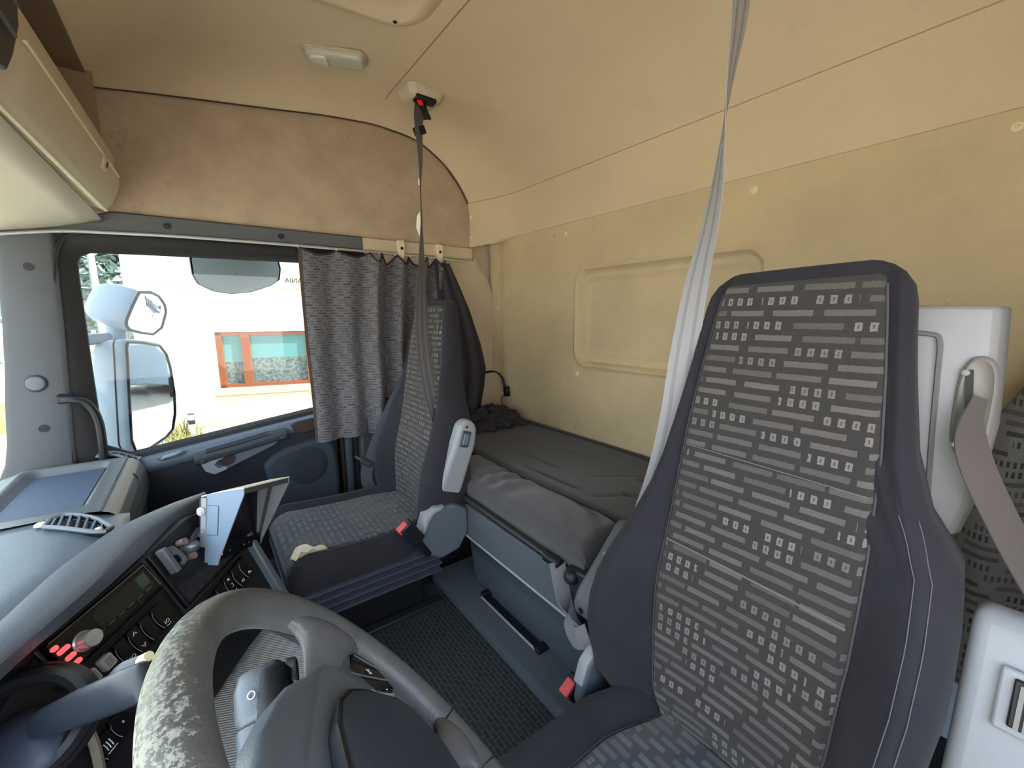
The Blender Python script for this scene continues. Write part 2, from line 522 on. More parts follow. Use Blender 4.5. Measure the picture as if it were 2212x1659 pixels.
def wheel_leather():
    m = mat('worn_wheel_leather', rgb(104, 102, 100), 0.42, bump=0.25, bscale=300)
    nt = m.node_tree; L = nt.links.new
    b = nt.nodes['Principled BSDF']
    tcn = N(nt, 'TexCoord')
    n1 = N(nt, 'TexNoise'); n1.inputs['Scale'].default_value = 230; n1.inputs['Detail'].default_value = 8; n1.inputs['Roughness'].default_value = 0.75
    n2 = N(nt, 'TexNoise'); n2.inputs['Scale'].default_value = 9; n2.inputs['Detail'].default_value = 2
    L(tcn.outputs['Object'], n1.inputs['Vector']); L(tcn.outputs['Object'], n2.inputs['Vector'])
    # peeling is on the upper left of the rim (local x smaller, y larger)
    s = N(nt, 'SeparateXYZ'); L(tcn.outputs['Object'], s.inputs[0])
    mr = N(nt, 'MapRange'); mr.inputs[1].default_value = 0.20; mr.inputs[2].default_value = 0.06; mr.inputs[3].default_value = -0.22; mr.inputs[4].default_value = 0.0
    L(s.outputs['X'], mr.inputs[0])
    cxy = N(nt, 'CombineXYZ'); L(s.outputs['X'], cxy.inputs[0]); L(s.outputs['Y'], cxy.inputs[1])
    ln = N(nt, 'VectorMath', operation='LENGTH'); L(cxy.outputs[0], ln.inputs[0])
    m2 = N(nt, 'MapRange'); m2.inputs[1].default_value = 0.207; m2.inputs[2].default_value = 0.228; m2.inputs[3].default_value = -0.16; m2.inputs[4].default_value = 0.10
    L(ln.outputs['Value'], m2.inputs[0])
    a0 = N(nt, 'Math', operation='ADD'); L(mr.outputs[0], a0.inputs[0]); L(m2.outputs[0], a0.inputs[1])
    ad = N(nt, 'Math', operation='ADD'); L(n1.outputs['Fac'], ad.inputs[0]); L(a0.outputs[0], ad.inputs[1])
    ml = N(nt, 'Math', operation='MULTIPLY_ADD'); ml.inputs[1].default_value = 0.45; L(n2.outputs['Fac'], ml.inputs[0]); L(ad.outputs[0], ml.inputs[2])
    th = N(nt, 'MapRange'); th.inputs[1].default_value = 0.78; th.inputs[2].default_value = 0.83
    L(ml.outputs[0], th.inputs[0])
    n3 = N(nt, 'TexNoise'); n3.inputs['Scale'].default_value = 25; n3.inputs['Detail'].default_value = 5
    L(tcn.outputs['Object'], n3.inputs['Vector'])
    c1 = N(nt, 'MixRGB'); c1.inputs[1].default_value = rgb(66, 70, 76); c1.inputs[2].default_value = rgb(98, 96, 93)
    L(n3.outputs['Fac'], c1.inputs[0])
    c2 = N(nt, 'MixRGB'); c2.inputs[2].default_value = rgb(150, 152, 142)
    L(th.outputs[0], c2.inputs[0]); L(c1.outputs[0], c2.inputs[1])
    L(c2.outputs[0], b.inputs['Base Color'])
    r = N(nt, 'MapRange'); r.inputs[3].default_value = 0.38; r.inputs[4].default_value = 0.85
    L(th.outputs[0], r.inputs[0]); L(r.outputs[0], b.inputs['Roughness'])
    return m
LEATHER = wheel_leather()

def woven_mat():
    m = bpy.data.materials.new('woven_floor_mat'); m.use_nodes = True
    nt = m.node_tree; L = nt.links.new; b = nt.nodes['Principled BSDF']
    b.inputs['Roughness'].default_value = 0.6
    tcn = N(nt, 'TexCoord')
    br = N(nt, 'TexBrick'); br.offset = 0.5
    br.inputs['Scale'].default_value = 1; br.inputs['Brick Width'].default_value = 0.028; br.inputs['Row Height'].default_value = 0.014
    br.inputs['Mortar Size'].default_value = 0.0016; br.inputs['Mortar Smooth'].default_value = 0.6
    br.inputs['Color1'].default_value = rgb(38, 44, 46); br.inputs['Color2'].default_value = rgb(46, 52, 54); br.inputs['Mortar'].default_value = rgb(84, 88, 86)
    L(tcn.outputs['Object'], br.inputs['Vector'])
    L(br.outputs['Color'], b.inputs['Base Color'])
    bp = N(nt, 'Bump'); bp.inputs['Strength'].default_value = 0.8; bp.inputs['Distance'].default_value = 0.004
    L(br.outputs['Fac'], bp.inputs['Height']); L(bp.outputs[0], b.inputs['Normal'])
    return m
MATWOVEN = woven_mat()

def ribbed():
    m = mat('ribbed_tray', rgb(150, 158, 166), 0.5)
    nt = m.node_tree; L = nt.links.new; b = nt.nodes['Principled BSDF']
    tcn = N(nt, 'TexCoord'); mp = N(nt, 'Mapping'); mp.inputs['Rotation'].default_value = (0, 0, math.radians(25))
    L(tcn.outputs['Object'], mp.inputs[0])
    wv = N(nt, 'TexWave'); wv.inputs['Scale'].default_value = 55; wv.bands_direction = 'X'
    wv2 = N(nt, 'TexWave'); wv2.inputs['Scale'].default_value = 75; wv2.bands_direction = 'Y'
    L(mp.outputs[0], wv.inputs['Vector']); L(mp.outputs[0], wv2.inputs['Vector'])
    mu = N(nt, 'Math', operation='MULTIPLY'); L(wv.outputs['Fac'], mu.inputs[0]); 
    ad = N(nt, 'MapRange'); ad.inputs[3].default_value = 0.55; L(wv2.outputs['Fac'], ad.inputs[0]); L(ad.outputs[0], mu.inputs[1])
    cr = N(nt, 'MixRGB'); cr.inputs[1].default_value = rgb(122, 130, 136); cr.inputs[2].default_value = rgb(200, 206, 214)
    L(mu.outputs[0], cr.inputs[0]); L(cr.outputs[0], b.inputs['Base Color'])
    bp = N(nt, 'Bump'); bp.inputs['Strength'].default_value = 0.6; bp.inputs['Distance'].default_value = 0.002
    L(mu.outputs[0], bp.inputs['Height']); L(bp.outputs[0], b.inputs['Normal'])
    return m
RIBBED = ribbed()

# ================================================================== SETTING
XW = 2.05          # passenger side wall
YB = -1.42         # back wall
ZF = 0.10          # floor

floor = struct(obj('floor', m_box(-0.3, 2.1, -1.5, 0.85, ZF - 0.05, ZF), mat('floor_dark', rgb(40, 44, 50), 0.9, bump=0.3)))

# ---- ceiling liner: a shell moulded between a mid profile and the side seam
SIDE = [(0.215, 1.955), (0.086, 1.974), (-0.043, 1.992), (-0.186, 2.011), (-0.345, 2.032), (-0.524, 2.057), (-0.724, 2.074), (-0.82, 2.07), (-0.903, 2.062), (-0.97, 2.045), (-1.024, 2.019), (-1.08, 1.985), (-1.127, 1.947), (-1.17, 1.90), (-1.208, 1.85), (-1.235, 1.803)]
MID = [(0.215, 1.965), (0.086, 2.03), (-0.043, 2.075), (-0.186, 2.105), (-0.345, 2.122), (-0.524, 2.13), (-0.74, 2.132), (-0.86, 2.128), (-0.97, 2.115), (-1.06, 2.095), (-1.14, 2.065), (-1.21, 2.03), (-1.28, 1.985), (-1.34, 1.94), (-1.39, 1.892), (-1.42, 1.848)]

def wside(x):
    t = min(max((x - 1.80) / (XW - 1.80), 0), 1)
    return t ** 2.6

XS = [-0.3, 0.1, 0.5, 0.9, 1.3, 1.6, 1.75, 1.80, 1.84, 1.88, 1.91, 1.94, 1.965, 1.985, 2.005, 2.02, 2.035, 2.05]
def ceil_pt(x, k):
    w_ = wside(x)
    return (x, lerp(MID[k][0], SIDE[k][0], w_), lerp(MID[k][1], SIDE[k][1], w_))
def ceil_z(x, y):
    pr = [ceil_pt(x, k) for k in range(16)]
    for a, b in zip(pr, pr[1:]):
        if b[1] <= y <= a[1]:
            return lerp(a[2], b[2], (y - a[1]) / (b[1] - a[1]))
    return pr[0][2]

cv = [ceil_pt(x, k) for x in XS for k in range(16)]
cf = [(i * 16 + j, (i + 1) * 16 + j, (i + 1) * 16 + j + 1, i * 16 + j + 1) for i in range(len(XS) - 1) for j in range(15)]
ceiling = struct(obj('ceiling', (cv, cf), BEIGE, smooth=True, angle=80))
obj('roof_light_block', join(m_box(-0.32, 2.14, -1.52, 0.62, 2.17, 2.20), m_box(-0.32, 2.14, -1.52, -1.46, 0.05, 2.2), m_box(2.10, 2.14, -1.52, 0.62, 1.56, 2.2), m_box(2.095, 2.14, -1.52, -0.62, 0.05, 1.6), m_box(-0.32, 2.14, 0.59, 0.62, 1.50, 2.2)), TRUCK_WHITE, ceiling)  # unseen outer boxes added to stop daylight leaking into the cab
# seam piping (parts of the ceiling)
sp = catmull([(XW - 0.004, y, z) for y, z in SIDE], 4)
obj('seam', m_tube(sp, 0.0028, 6), SEAMD, ceiling, smooth=True)
obj('seam', m_tube([(x, -0.744, ceil_z(x, -0.744) + 0.0004) for x in (-0.3, 0.3, 0.8, 1.2, 1.5, 1.7, 1.8, 1.86, 1.90)], 0.0026, 6), mat('liner_seam', rgb(150, 128, 98), 0.9), ceiling)
obj('front_edge', m_tube([(x, ceil_pt(x, 0)[1], ceil_pt(x, 0)[2] - 0.002) for x in XS], 0.005, 6), SEAMD, ceiling)

# ---- ceiling hatch surround (raised frame with a dark screw)
hp = []
def hatch():
    cx, cy = 1.0, -0.40
    cs = []
    for grow, dz in ((0.045, 0.0), (0.02, -0.016), (0.0, -0.021), (-0.012, -0.021), (-0.028, -0.008), (-0.06, -0.004)):
        ring = []
        for px, py in rrect(0.82 + grow * 2, 0.47 + grow * 2, 0.09 + grow, 6):
            x = cx + px; y = cy + py
            ring.append((x, y, ceil_z(min(x, 1.8), y) + dz - 0.001))
        cs.append(ring)
    v, f = m_loft(cs, True, False)
    n = len(cs[0]); f.append(tuple(range(5 * n, 6 * n)))
    return v, f
t = thing('roof_hatch', 'beige roof hatch with a raised rounded frame at the top edge of the ceiling', 'hatch', (1.0, -0.40, 2.12))
obj('hatch_frame', hatch(), BEIGE, t, smooth=True, angle=60)
obj('screw', m_disc_dome((1.385, -0.585, ceil_z(1.385, -0.585) - 0.024), (0, 0, -1), 0.007, 0.003), BLACK_PL, t, smooth=True)

# ---- back wall: upper band, moulded lower panel
def yb(x):
    return lerp(YB, -1.235, wside(x))
bv = []; bf = []
for i, x in enumerate(XS):
    w_ = wside(x)
    bv += [(x, yb(x), lerp(1.848, 1.803, w_)), (x, yb(x) - 0.004 * (1 - w_), 1.735), (x, lerp(YB, -1.235, w_) + 0.012 * (1 - w_), lerp(1.622, 1.585, w_)), (x, yb(x) - 0.01, lerp(1.612, 1.575, w_))]
bf = [(i * 4 + j, (i + 1) * 4 + j, (i + 1) * 4 + j + 1, i * 4 + j + 1) for i in range(len(XS) - 1) for j in range(3)]
wall_back = struct(obj('wall_back', (bv, bf), BEIGE, smooth=True, angle=50))
obj('seam', m_tube([(x, yb(x) + 0.001, lerp(1.848, 1.803, wside(x))) for x in XS], 0.0018, 6), mat('upper_seam', rgb(176, 154, 122), 0.9), wall_back)

def sd_rr(x, z, cx, cz, hw, hh, r):
    qx = abs(x - cx) - hw + r; qz = abs(z - cz) - hh + r
    return math.hypot(max(qx, 0), max(qz, 0)) + min(max(qx, qz), 0) - r
def wall_fn(a, b):
    x = -0.3 + a * 2.36; z = 0.45 + b * 1.17
    d = sd_rr(x, z, 0.985, 1.19, 0.392, 0.207, 0.055)
    y = YB + 0.005
    y += 0.013 * math.exp(-((d - 0.010) / 0.010) ** 2)       # raised lip
    y -= 0.016 * sstep(0.002, -0.008, d)                      # step in
    y -= 0.011 * sstep(-0.036, -0.044, d)                     # second step
    for cx, cz, r in ((1.42, 0.69, 0.075), (0.57, 1.42, 0.03), (1.58, 1.17, 0.045)):
        rr = math.hypot(x - cx, z - cz)
        y += 0.0025 * math.exp(-((rr - r) / 0.008) ** 2)
    y += 0.004 * sstep(1.545, 1.555, z)                       # the thin moulded line under the band
    # panel turns forward at the passenger corner
    y += 0.03 * sstep(2.00, 2.06, x)
    return (x, y, z)
panel = obj('moulded_panel', m_grid(240, 120, wall_fn), BEIGE_WALL, wall_back, smooth=True, angle=60)
for x, z, r in ((0.639, 1.579, 0.012), (1.465, 1.576, 0.008), (2.02, 1.246, 0.009), (1.995, 0.741, 0.010), (1.378, 0.926, 0.012), (0.12, 1.585, 0.011)):
    y0 = wall_fn((x + 0.3) / 2.36, (z - 0.45) / 1.17)[1]
    obj('trim_clip', join(m_disc_dome((x, y0 - 0.001, z), (0, 1, 0), r, 0.005), m_disc_dome((x, y0 + 0.003, z), (0, 1, 0), r * 0.35, 0.004)), CREAM, wall_back, smooth=True)
for z in (1.73, 1.63):
    x = 2.041; 
    obj('trim_clip', m_disc_dome((x, yb(x) + 0.001, z), (-0.75, 0.66, 0), 0.011, 0.005), CREAM, wall_back, smooth=True)

# ---- passenger side: upholstered panel above the door
def side_fn(a, b):
    y = 0.50 + a * (-1.735); z0 = 1.560
    zt = interp([(p[0], p[1]) for p in sorted(SIDE)], y) if y < 0.215 else 1.955
    z = lerp(z0, zt, b)
    bul = 0.014 * math.sin(math.pi * min(max(b, 0), 1)) ** 0.5
    return (XW + 0.004 - bul, y, z)
wall_right = struct(obj('wall_right', m_grid(60, 16, side_fn), BEIGE_SIDE, smooth=True, angle=60))

# grey header strip over the door, beige behind it
def strip(y0, y1, zs0, zs1, n=16):
    rings = []
    for i in range(n + 1):
        y = lerp(y0, y1, i / n)
        zb, zt = interp(zs0, y), interp(zs1, y)
        rings.append([(2.075, y, zb), (2.036, y, zb), (2.028, y, zb + 0.008), (2.030, y, zt - 0.006), (2.038, y, zt), (2.075, y, zt)])
    return m_loft(rings)
zb_t = [(-1.25, 1.505), (-0.65, 1.503), (-0.371, 1.503), (0.009, 1.498), (0.202, 1.491), (0.328, 1.480), (0.413, 1.464), (0.473, 1.448), (0.60, 1.415)]
zt_t = [(-1.25, 1.570), (0.12, 1.564), (0.205, 1.564), (0.24, 1.550), (0.33, 1.515), (0.42, 1.488), (0.473, 1.476), (0.60, 1.440)]
trim_1 = struct(obj('trim_1', strip(0.62, -0.646, zb_t, zt_t, 40), GREY_TRIM, smooth=True, angle=40))
for y, z in ((0.057, 1.530), (-0.312, 1.533)):
    s = obj('screw', m_cyl((2.027, y, z), (1, 0, 0), 0.0115, 0.006), BLACK_PL, trim_1, smooth=True)
    obj('screw_head', m_disc_dome((2.024, y, z), (-1, 0, 0), 0.006, 0.002), DARKMET, trim_1, smooth=True)
trim_2 = struct(obj('trim_2', strip(-0.650, -1.245, zb_t, zt_t, 10), BEIGE_PL, smooth=True, angle=40))
# beige pillar lining behind the door, down to the bunk
pl_pts = [(-0.60, 1.503), (-1.270, 1.510), (-1.305, 1.465), (-1.345, 1.415), (-1.375, 1.35), (-1.392, 1.25), (-1.394, 0.45), (-0.60, 0.45)]
trim_3 = struct(obj('trim_3', m_prism([(XW + 0.002, y, z) for y, z in pl_pts], (0.03, 0, 0)), BEIGE_PL, bevel=0.004))
obj('edge_bead', m_tube(catmull([(XW - 0.001, -1.242, 1.575), (XW - 0.001, -1.262, 1.525), (XW - 0.001, -1.305, 1.465), (XW - 0.001, -1.345, 1.415), (XW - 0.001, -1.375, 1.35), (XW - 0.001, -1.392, 1.25), (XW - 0.001, -1.396, 1.15), (XW - 0.001, -1.396, 0.6)], 6), 0.005, 8), BEIGE_PL, trim_3, smooth=True)
obj('backing', m_box(2.08, 2.09, -1.5, -0.55, 0.3, 2.1), BEIGE_PL, trim_3)

# ---- driver's side wall behind the door (outside the frame, shades the cab)
wall_left = struct(obj('wall_left', join(m_box(-0.30, -0.26, -1.5, -0.62, 0.05, 2.1), m_box(-0.30, -0.26, -0.62, 0.62, 1.56, 2.1), m_box(-0.30, -0.26, -0.62, 0.62, 0.05, 0.72)), BEIGE_PL))

# ---- passenger door
door = struct(obj('door_1', m_prism([(2.065, y, z) for y, z in ((0.46, 0.12), (0.44, 0.735), (0.30, 0.680), (0.254, 0.688), (-0.386, 0.772), (-0.70, 0.812), (-0.70, 0.12))], (0.06, 0, 0)), DOOR_DK))
outer = [(0.425, 0.66), (0.425, 0.74), (0.415, 1.18), (0.412, 1.394), (0.408, 1.440), (0.388, 1.480), (0.320, 1.495), (0.151, 1.498), (-0.389, 1.497), (-0.66, 1.498), (-0.66, 0.795), (-0.386, 0.757), (0.254, 0.672)]
inner = [(0.254, 0.693), (0.325, 0.739), (0.322, 1.014), (0.316, 1.340), (0.313, 1.388), (0.303, 1.410), (0.280, 1.423), (0.151, 1.428), (-0.389, 1.436), (-0.60, 1.437), (-0.60, 0.806), (-0.386, 0.778), (0.250, 0.694)]
no = len(outer)
rings = []
for lp, x in ((outer, 2.085), (outer, 2.048), ([(lerp(a, c, 0.35), lerp(b, d, 0.35)) for (a, b), (c, d) in zip(outer, inner)], 2.040), ([(lerp(a, c, 0.7), lerp(b, d, 0.7)) for (a, b), (c, d) in zip(outer, inner)], 2.052), (inner, 2.074), (inner, 2.09)):
    rings.append([(x, y, z) for y, z in lp])
obj('window_frame', m_loft(rings, True, False), RUBBER, door, smooth=True, angle=50)
obj('door_seal', m_tube(catmull([(2.036, 0.405, 0.70), (2.036, 0.398, 0.95), (2.036, 0.388, 1.18), (2.036, 0.366, 1.35), (2.036, 0.345, 1.44), (2.036, 0.300, 1.480), (2.036, 0.15, 1.492), (2.036, -0.3, 1.498), (2.036, -0.64, 1.498)], 6), 0.007, 8), BLACK_PL, door, smooth=True)
# belt line rail: dark outer lip and grey ledge
def rail_prof(n=24):
    rs = []
    for i in range(n + 1):
        y = lerp(0.30, -0.66, i / n)
        z = 0.694 + (0.25 - y) * 0.1315
        rs.append([(2.085, y, z - 0.006), (2.062, y, z - 0.006), (2.040, y, z - 0.002), (2.034, y, z - 0.012), (2.034, y, z - 0.03), (2.085, y, z - 0.03)])
    return m_loft(rs)
obj('window_lip', rail_prof(), RUBBER, door, smooth=True)
def ledge(n=24):
    rs = []
    for i in range(n + 1):
        y = lerp(0.33, -0.66, i / n)
        z = 0.678 + (0.25 - y) * 0.1315
        rs.append([(2.06, y, z), (2.0, y, z - 0.001), (1.985, y, z - 0.006), (1.976, y, z - 0.018), (1.974, y, z - 0.036), (1.985, y, z - 0.05), (2.06, y, z - 0.05)])
    return m_loft(rs)
obj('door_ledge', ledge(), DOOR_MID, door, smooth=True, angle=50)
def door_skin(n=30):
    # lower inner skin of the door, bulging towards the cab
    rs = []
    for i in range(n + 1):
        y = lerp(0.36, -0.46, i / n)
        z = 0.640 + (0.25 - y) * 0.1315
        rs.append([(2.06, y, z), (1.99, y, z - 0.002), (1.985, y, z - 0.06), (1.998, y, z - 0.14), (2.01, y, z - 0.25), (2.01, y, 0.13), (2.06, y, 0.13)])
    return m_loft(rs)
obj('lower_skin', door_skin(), DOOR_DK, door, smooth=True, angle=60)
# lock knob
lk = obj('lock_bezel', m_prism([(1.974, y, z) for y, z in ((0.180, 0.682), (0.166, 0.690), (0.10, 0.699), (0.088, 0.692), (0.098, 0.678), (0.166, 0.668))], (0.02, 0, 0)), DOOR_MID, door, bevel=0.004)
obj('lock_lever', m_tube(catmull([(1.974, 0.160, 0.678), (1.962, 0.150, 0.687), (1.962, 0.118, 0.692), (1.972, 0.105, 0.694)], 5), 0.006, 8), DOOR_LT, lk, smooth=True)
# grab bar with slot, pocket and latch lever
gb = obj('grab_bar', m_loft([[(1.968 + dx, y, z + dz) for dx, dz in ((0.03, 0.012), (0.004, 0.014), (-0.012, 0.006), (-0.016, -0.012), (-0.010, -0.030), (0.006, -0.036), (0.03, -0.036))] for y, z in ((0.068, 0.664), (0.055, 0.668), (-0.05, 0.683), (-0.15, 0.700), (-0.242, 0.716), (-0.256, 0.714))]), GREY_DK, door, smooth=True, bevel=0.003)
obj('grab_slot', m_prism([(1.9555, y, z) for y, z in ((0.034, 0.6735), (0.028, 0.680), (-0.19, 0.7135), (-0.20, 0.710), (-0.195, 0.7035), (0.02, 0.670))], (0.03, 0, 0.012)), BLACK_PL, gb)
for y, z in ((0.045, 0.650), (-0.235, 0.697)):
    obj('screw_cap', m_cyl((1.953, y, z), (1, 0, 0), 0.010, 0.003), GREY_DK, gb, smooth=True)
lp = obj('latch_pocket', m_prism([(1.972, y, z) for y, z in ((0.052, 0.632), (0.040, 0.600), (0.008, 0.578), (-0.03, 0.590), (-0.20, 0.655), (-0.222, 0.668), (-0.226, 0.688), (-0.10, 0.668))], (0.03, 0, 0)), DOOR_MID, door, bevel=0.006)
obj('latch_opening', m_prism([(1.969, y, z) for y, z in ((-0.01, 0.644), (-0.055, 0.655), (-0.065, 0.640), (-0.058, 0.618), (-0.03, 0.606), (-0.005, 0.620))], (0.02, 0, 0)), BROWN_PL, lp)
obj('latch_lever', m_prism([(1.962, y, z) for y, z in ((0.048, 0.630), (0.038, 0.600), (0.010, 0.582), (-0.03, 0.594), (-0.038, 0.602), (-0.030, 0.609), (-0.006, 0.604), (0.006, 0.622), (-0.006, 0.636), (-0.026, 0.644), (-0.026, 0.652), (0.0, 0.648))], (0.008, 0, 0)), DOOR_LT, lp, bevel=0.003)
# brown inset and speaker pod
obj('switch_inset', m_prism([(1.972, y, z) for y, z in ((-0.272, 0.738), (-0.290, 0.700), (-0.31, 0.690), (-0.46, 0.715), (-0.46, 0.765), (-0.30, 0.748))], (0.02, 0, 0)), BROWN_PL, door, bevel=0.004)
pod = [( -0.155, 0.575), (-0.19, 0.610), (-0.25, 0.640), (-0.36, 0.660), (-0.425, 0.655), (-0.45, 0.61), (-0.46, 0.52), (-0.46, 0.14), (-0.22, 0.14), (-0.20, 0.42), (-0.17, 0.50)]
spk = obj('speaker_pod', m_prism([(1.968, y, z) for y, z in pod], (0.06, 0, 0)), mat('speaker_pod_grey', rgb(50, 58, 70), 0.7, bump=0.2, bscale=600), door, bevel=0.02, bseg=3)
obj('speaker_grille', m_disc_dome((1.967, -0.325, 0.545), (-1, 0, 0), 0.085, 0.008, 28), mat('speaker_cloth', rgb(46, 52, 60), 0.9, bump=0.8, bscale=900), spk, smooth=True)

# door opening trim behind the door
trim_4 = struct(obj('trim_4', join(m_box(2.0, 2.06, -0.495, -0.478, 0.14, 0.80), m_box(2.0, 2.06, -0.56, -0.535, 0.14, 0.80)), RUBBER, bevel=0.004))
trim_5 = struct(obj('trim_5', join(m_box(1.985, 2.06, -0.533, -0.497, 0.14, 0.80), m_box(1.96, 2.06, -0.98, -0.562, 0.14, 0.80)), mat('pillar_lower_grey', rgb(60, 69, 78), 0.6, bump=0.15, bscale=700), bevel=0.012))

# ---- window panes
win = struct(obj('window_1', m_prism([(2.082, y, z) for y, z in inner], (0.005, 0, 0)), GLASS_SIDE))
sc_t = text_mesh('SCANIA', 0.030, 0.0003, mirror=False)
# lettering is read from outside (towards -X), so it is reversed from the cab
Ms = basis((2.0885, -0.372, 1.357), (0, 1, 0.0), (0, -0.0, 1), (1, 0, 0))
obj('window_lettering', xf(sc_t, Ms), mat('sticker_grey', rgb(150, 146, 140), 0.6), win)

window_2 = struct(obj('window_2', m_prism([(-0.25, 0.66, 0.62), (2.0, 0.575, 0.62), (2.0, 0.50, 1.47), (-0.25, 0.60, 1.47)], (0.0, 0.006, 0)), GLASS_FRONT))

# ---- A pillar
ap = []
for z, yd, yw in ((0.60, 0.40, 0.60), (0.731, 0.394, 0.548), (0.80, 0.390, 0.535), (0.928, 0.382, 0.522), (1.035, 0.376, 0.508), (1.18, 0.367, 0.494), (1.30, 0.362, 0.484), (1.391, 0.357, 0.475), (1.45, 0.352, 0.470), (1.50, 0.35, 0.466)):
    ap.append([(2.07, yd - 0.004, z), (2.036, yd, z), (2.026, yd + 0.012, z), (2.018, lerp(yd, yw, 0.5), z), (2.004, yw - 0.012, z), (2.006, yw, z), (2.03, yw - 0.004, z), (2.075, yw - 0.006, z)])
pillar = struct(obj('trim_6', m_loft(ap), GREY_TRIM, smooth=True, angle=50))
for y, z in ((0.418, 1.362), (0.452, 0.835)):
    obj('screw', m_cyl((2.019, y, z), (1, 0.1, 0), 0.0125, 0.006), BLACK_PL, pillar, smooth=True)
tw = obj('tweeter_ring', m_disc_dome((2.018, 0.452, 0.988), (-1, -0.1, 0), 0.030, 0.010, 28), GREY_DK, pillar, smooth=True)
obj('tweeter_grille', m_disc_dome((2.010, 0.450, 0.988), (-1, -0.1, 0), 0.022, 0.004, 28), mat('tweeter_cloth', rgb(120, 124, 130), 0.8, bump=0.8, bscale=1500), pillar, smooth=True)

t = thing('grab_handle', 'black bent grab handle on the windscreen pillar in front of the side window', 'handle', (1.98, 0.39, 0.93))
obj('handle_bar', m_tube(catmull([(2.02, 0.398, 0.935), (1.985, 0.390, 0.931), (1.975, 0.365, 0.929), (1.975, 0.338, 0.918), (1.976, 0.320, 0.886), (1.978, 0.312, 0.84), (1.98, 0.312, 0.78), (1.985, 0.316, 0.715), (1.99, 0.318, 0.69)], 6), 0.0125, 10), BLACK_PL, t, smooth=True)
obj('mount', m_box(1.972, 2.03, 0.372, 0.405, 0.918, 0.944), BLACK_PL, t, bevel=0.006)

# ================================================================== OVERHEAD
# storage locker over the windscreen
def locker_ring(x, s=1.0, dy=0.0, dz=0.0):
    pr = [(0.52, 1.74), (0.215, 1.735), (0.172, 1.715), (0.160, 1.698), (0.164, 1.66), (0.172, 1.628), (0.186, 1.585), (0.200, 1.553), (0.212, 1.541), (0.235, 1.545), (0.26, 1.560), (0.52, 1.55)]
    return [(x, y + dy, z + dz) for y, z in pr]
t = thing('overhead_locker', 'beige overhead storage locker above the windscreen at the upper left', 'locker', (1.2, 0.35, 1.6))
rs = [locker_ring(x, dy=0.028 * ((1.9 - x) / 1.0) if x < 1.9 else 0) for x in (-0.25, 0.3, 0.7, 1.0, 1.3, 1.6, 1.86)]
def shrink(r, k, dx):
    cy = 0.38; cz = 1.64
    return [(p[0] + dx, cy + (p[1] - cy) * k, cz + (p[2] - cz) * k) for p in r]
last = locker_ring(1.86)
rs += [shrink(last, 0.985, 0.03), shrink(last, 0.93, 0.052), shrink(last, 0.80, 0.066)]
obj('locker_body', m_loft(rs), BEIGE_PL, t, smooth=True, angle=60)
# door: a slightly proud panel with cream top bead and bottom lip
dr = []
for i in range(19):
    x = lerp(1.045, 1.87, (i / 18) ** 1.6)
    dy = 0.028 * (1.9 - x) + 0.012 * (1 - sstep(1.045, 1.085, x))
    pr = [(0.162, 1.644), (0.156, 1.642), (0.157, 1.618), (0.167, 1.585), (0.182, 1.553), (0.193, 1.541), (0.202, 1.536), (0.214, 1.538)]
    dr.append([(x, y + dy, z) for y, z in pr])
dd = obj('locker_door', m_loft(dr), BEIGE_PL, t, smooth=True, angle=50)
obj('door_bead', m_tube([(x, 0.1555 + 0.028 * (1.9 - x), 1.640) for x in (1.07, 1.3, 1.5, 1.7, 1.865)], 0.0035, 6), CREAM, dd, smooth=True)
obj('lip_bead', m_tube([(x, 0.199 + 0.028 * (1.9 - x), 1.537) for x in (1.0, 1.3, 1.5, 1.7, 1.88)], 0.005, 6), CREAM, dd, smooth=True)
lt = obj('door_latch', m_obox((1.64, 0.1645, 1.616), (1, -0.03, 0), (0, 0.25, -1), (0, 1, 0.25), 0.034, 0.034, 0.012), BEIGE_PL, dd, bevel=0.004)
obj('latch_slot', m_obox((1.643, 0.1582, 1.615), (1, -0.03, 0), (0, 0.25, -1), (0, 1, 0.25), 0.008, 0.014, 0.004), SEAMD, lt)
# shelf gap between the locker and the ceiling
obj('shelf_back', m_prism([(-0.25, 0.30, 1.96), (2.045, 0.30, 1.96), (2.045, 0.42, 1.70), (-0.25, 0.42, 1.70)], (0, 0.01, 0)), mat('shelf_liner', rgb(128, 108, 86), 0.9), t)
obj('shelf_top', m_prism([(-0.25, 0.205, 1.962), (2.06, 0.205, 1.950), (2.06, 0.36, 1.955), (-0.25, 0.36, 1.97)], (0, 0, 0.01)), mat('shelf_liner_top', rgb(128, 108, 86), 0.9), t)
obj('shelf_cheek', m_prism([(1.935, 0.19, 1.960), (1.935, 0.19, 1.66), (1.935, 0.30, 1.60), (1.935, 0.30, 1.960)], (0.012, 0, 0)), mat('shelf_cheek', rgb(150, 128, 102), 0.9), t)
# sun blind lining under the locker
def visor(a, b):
    x = lerp(-0.25, 2.03, a)
    y = lerp(0.228, 0.60, b)
    z = lerp(1.530, 1.452, b) - 0.012 * math.sin(math.pi * b)
    return (x, y, z)
obj('underside_lining', m_grid(6, 8, visor), mat('underside_beige', rgb(214, 204, 184), 0.85, bump=0.15, bscale=400), t, smooth=True, solid=0.01)

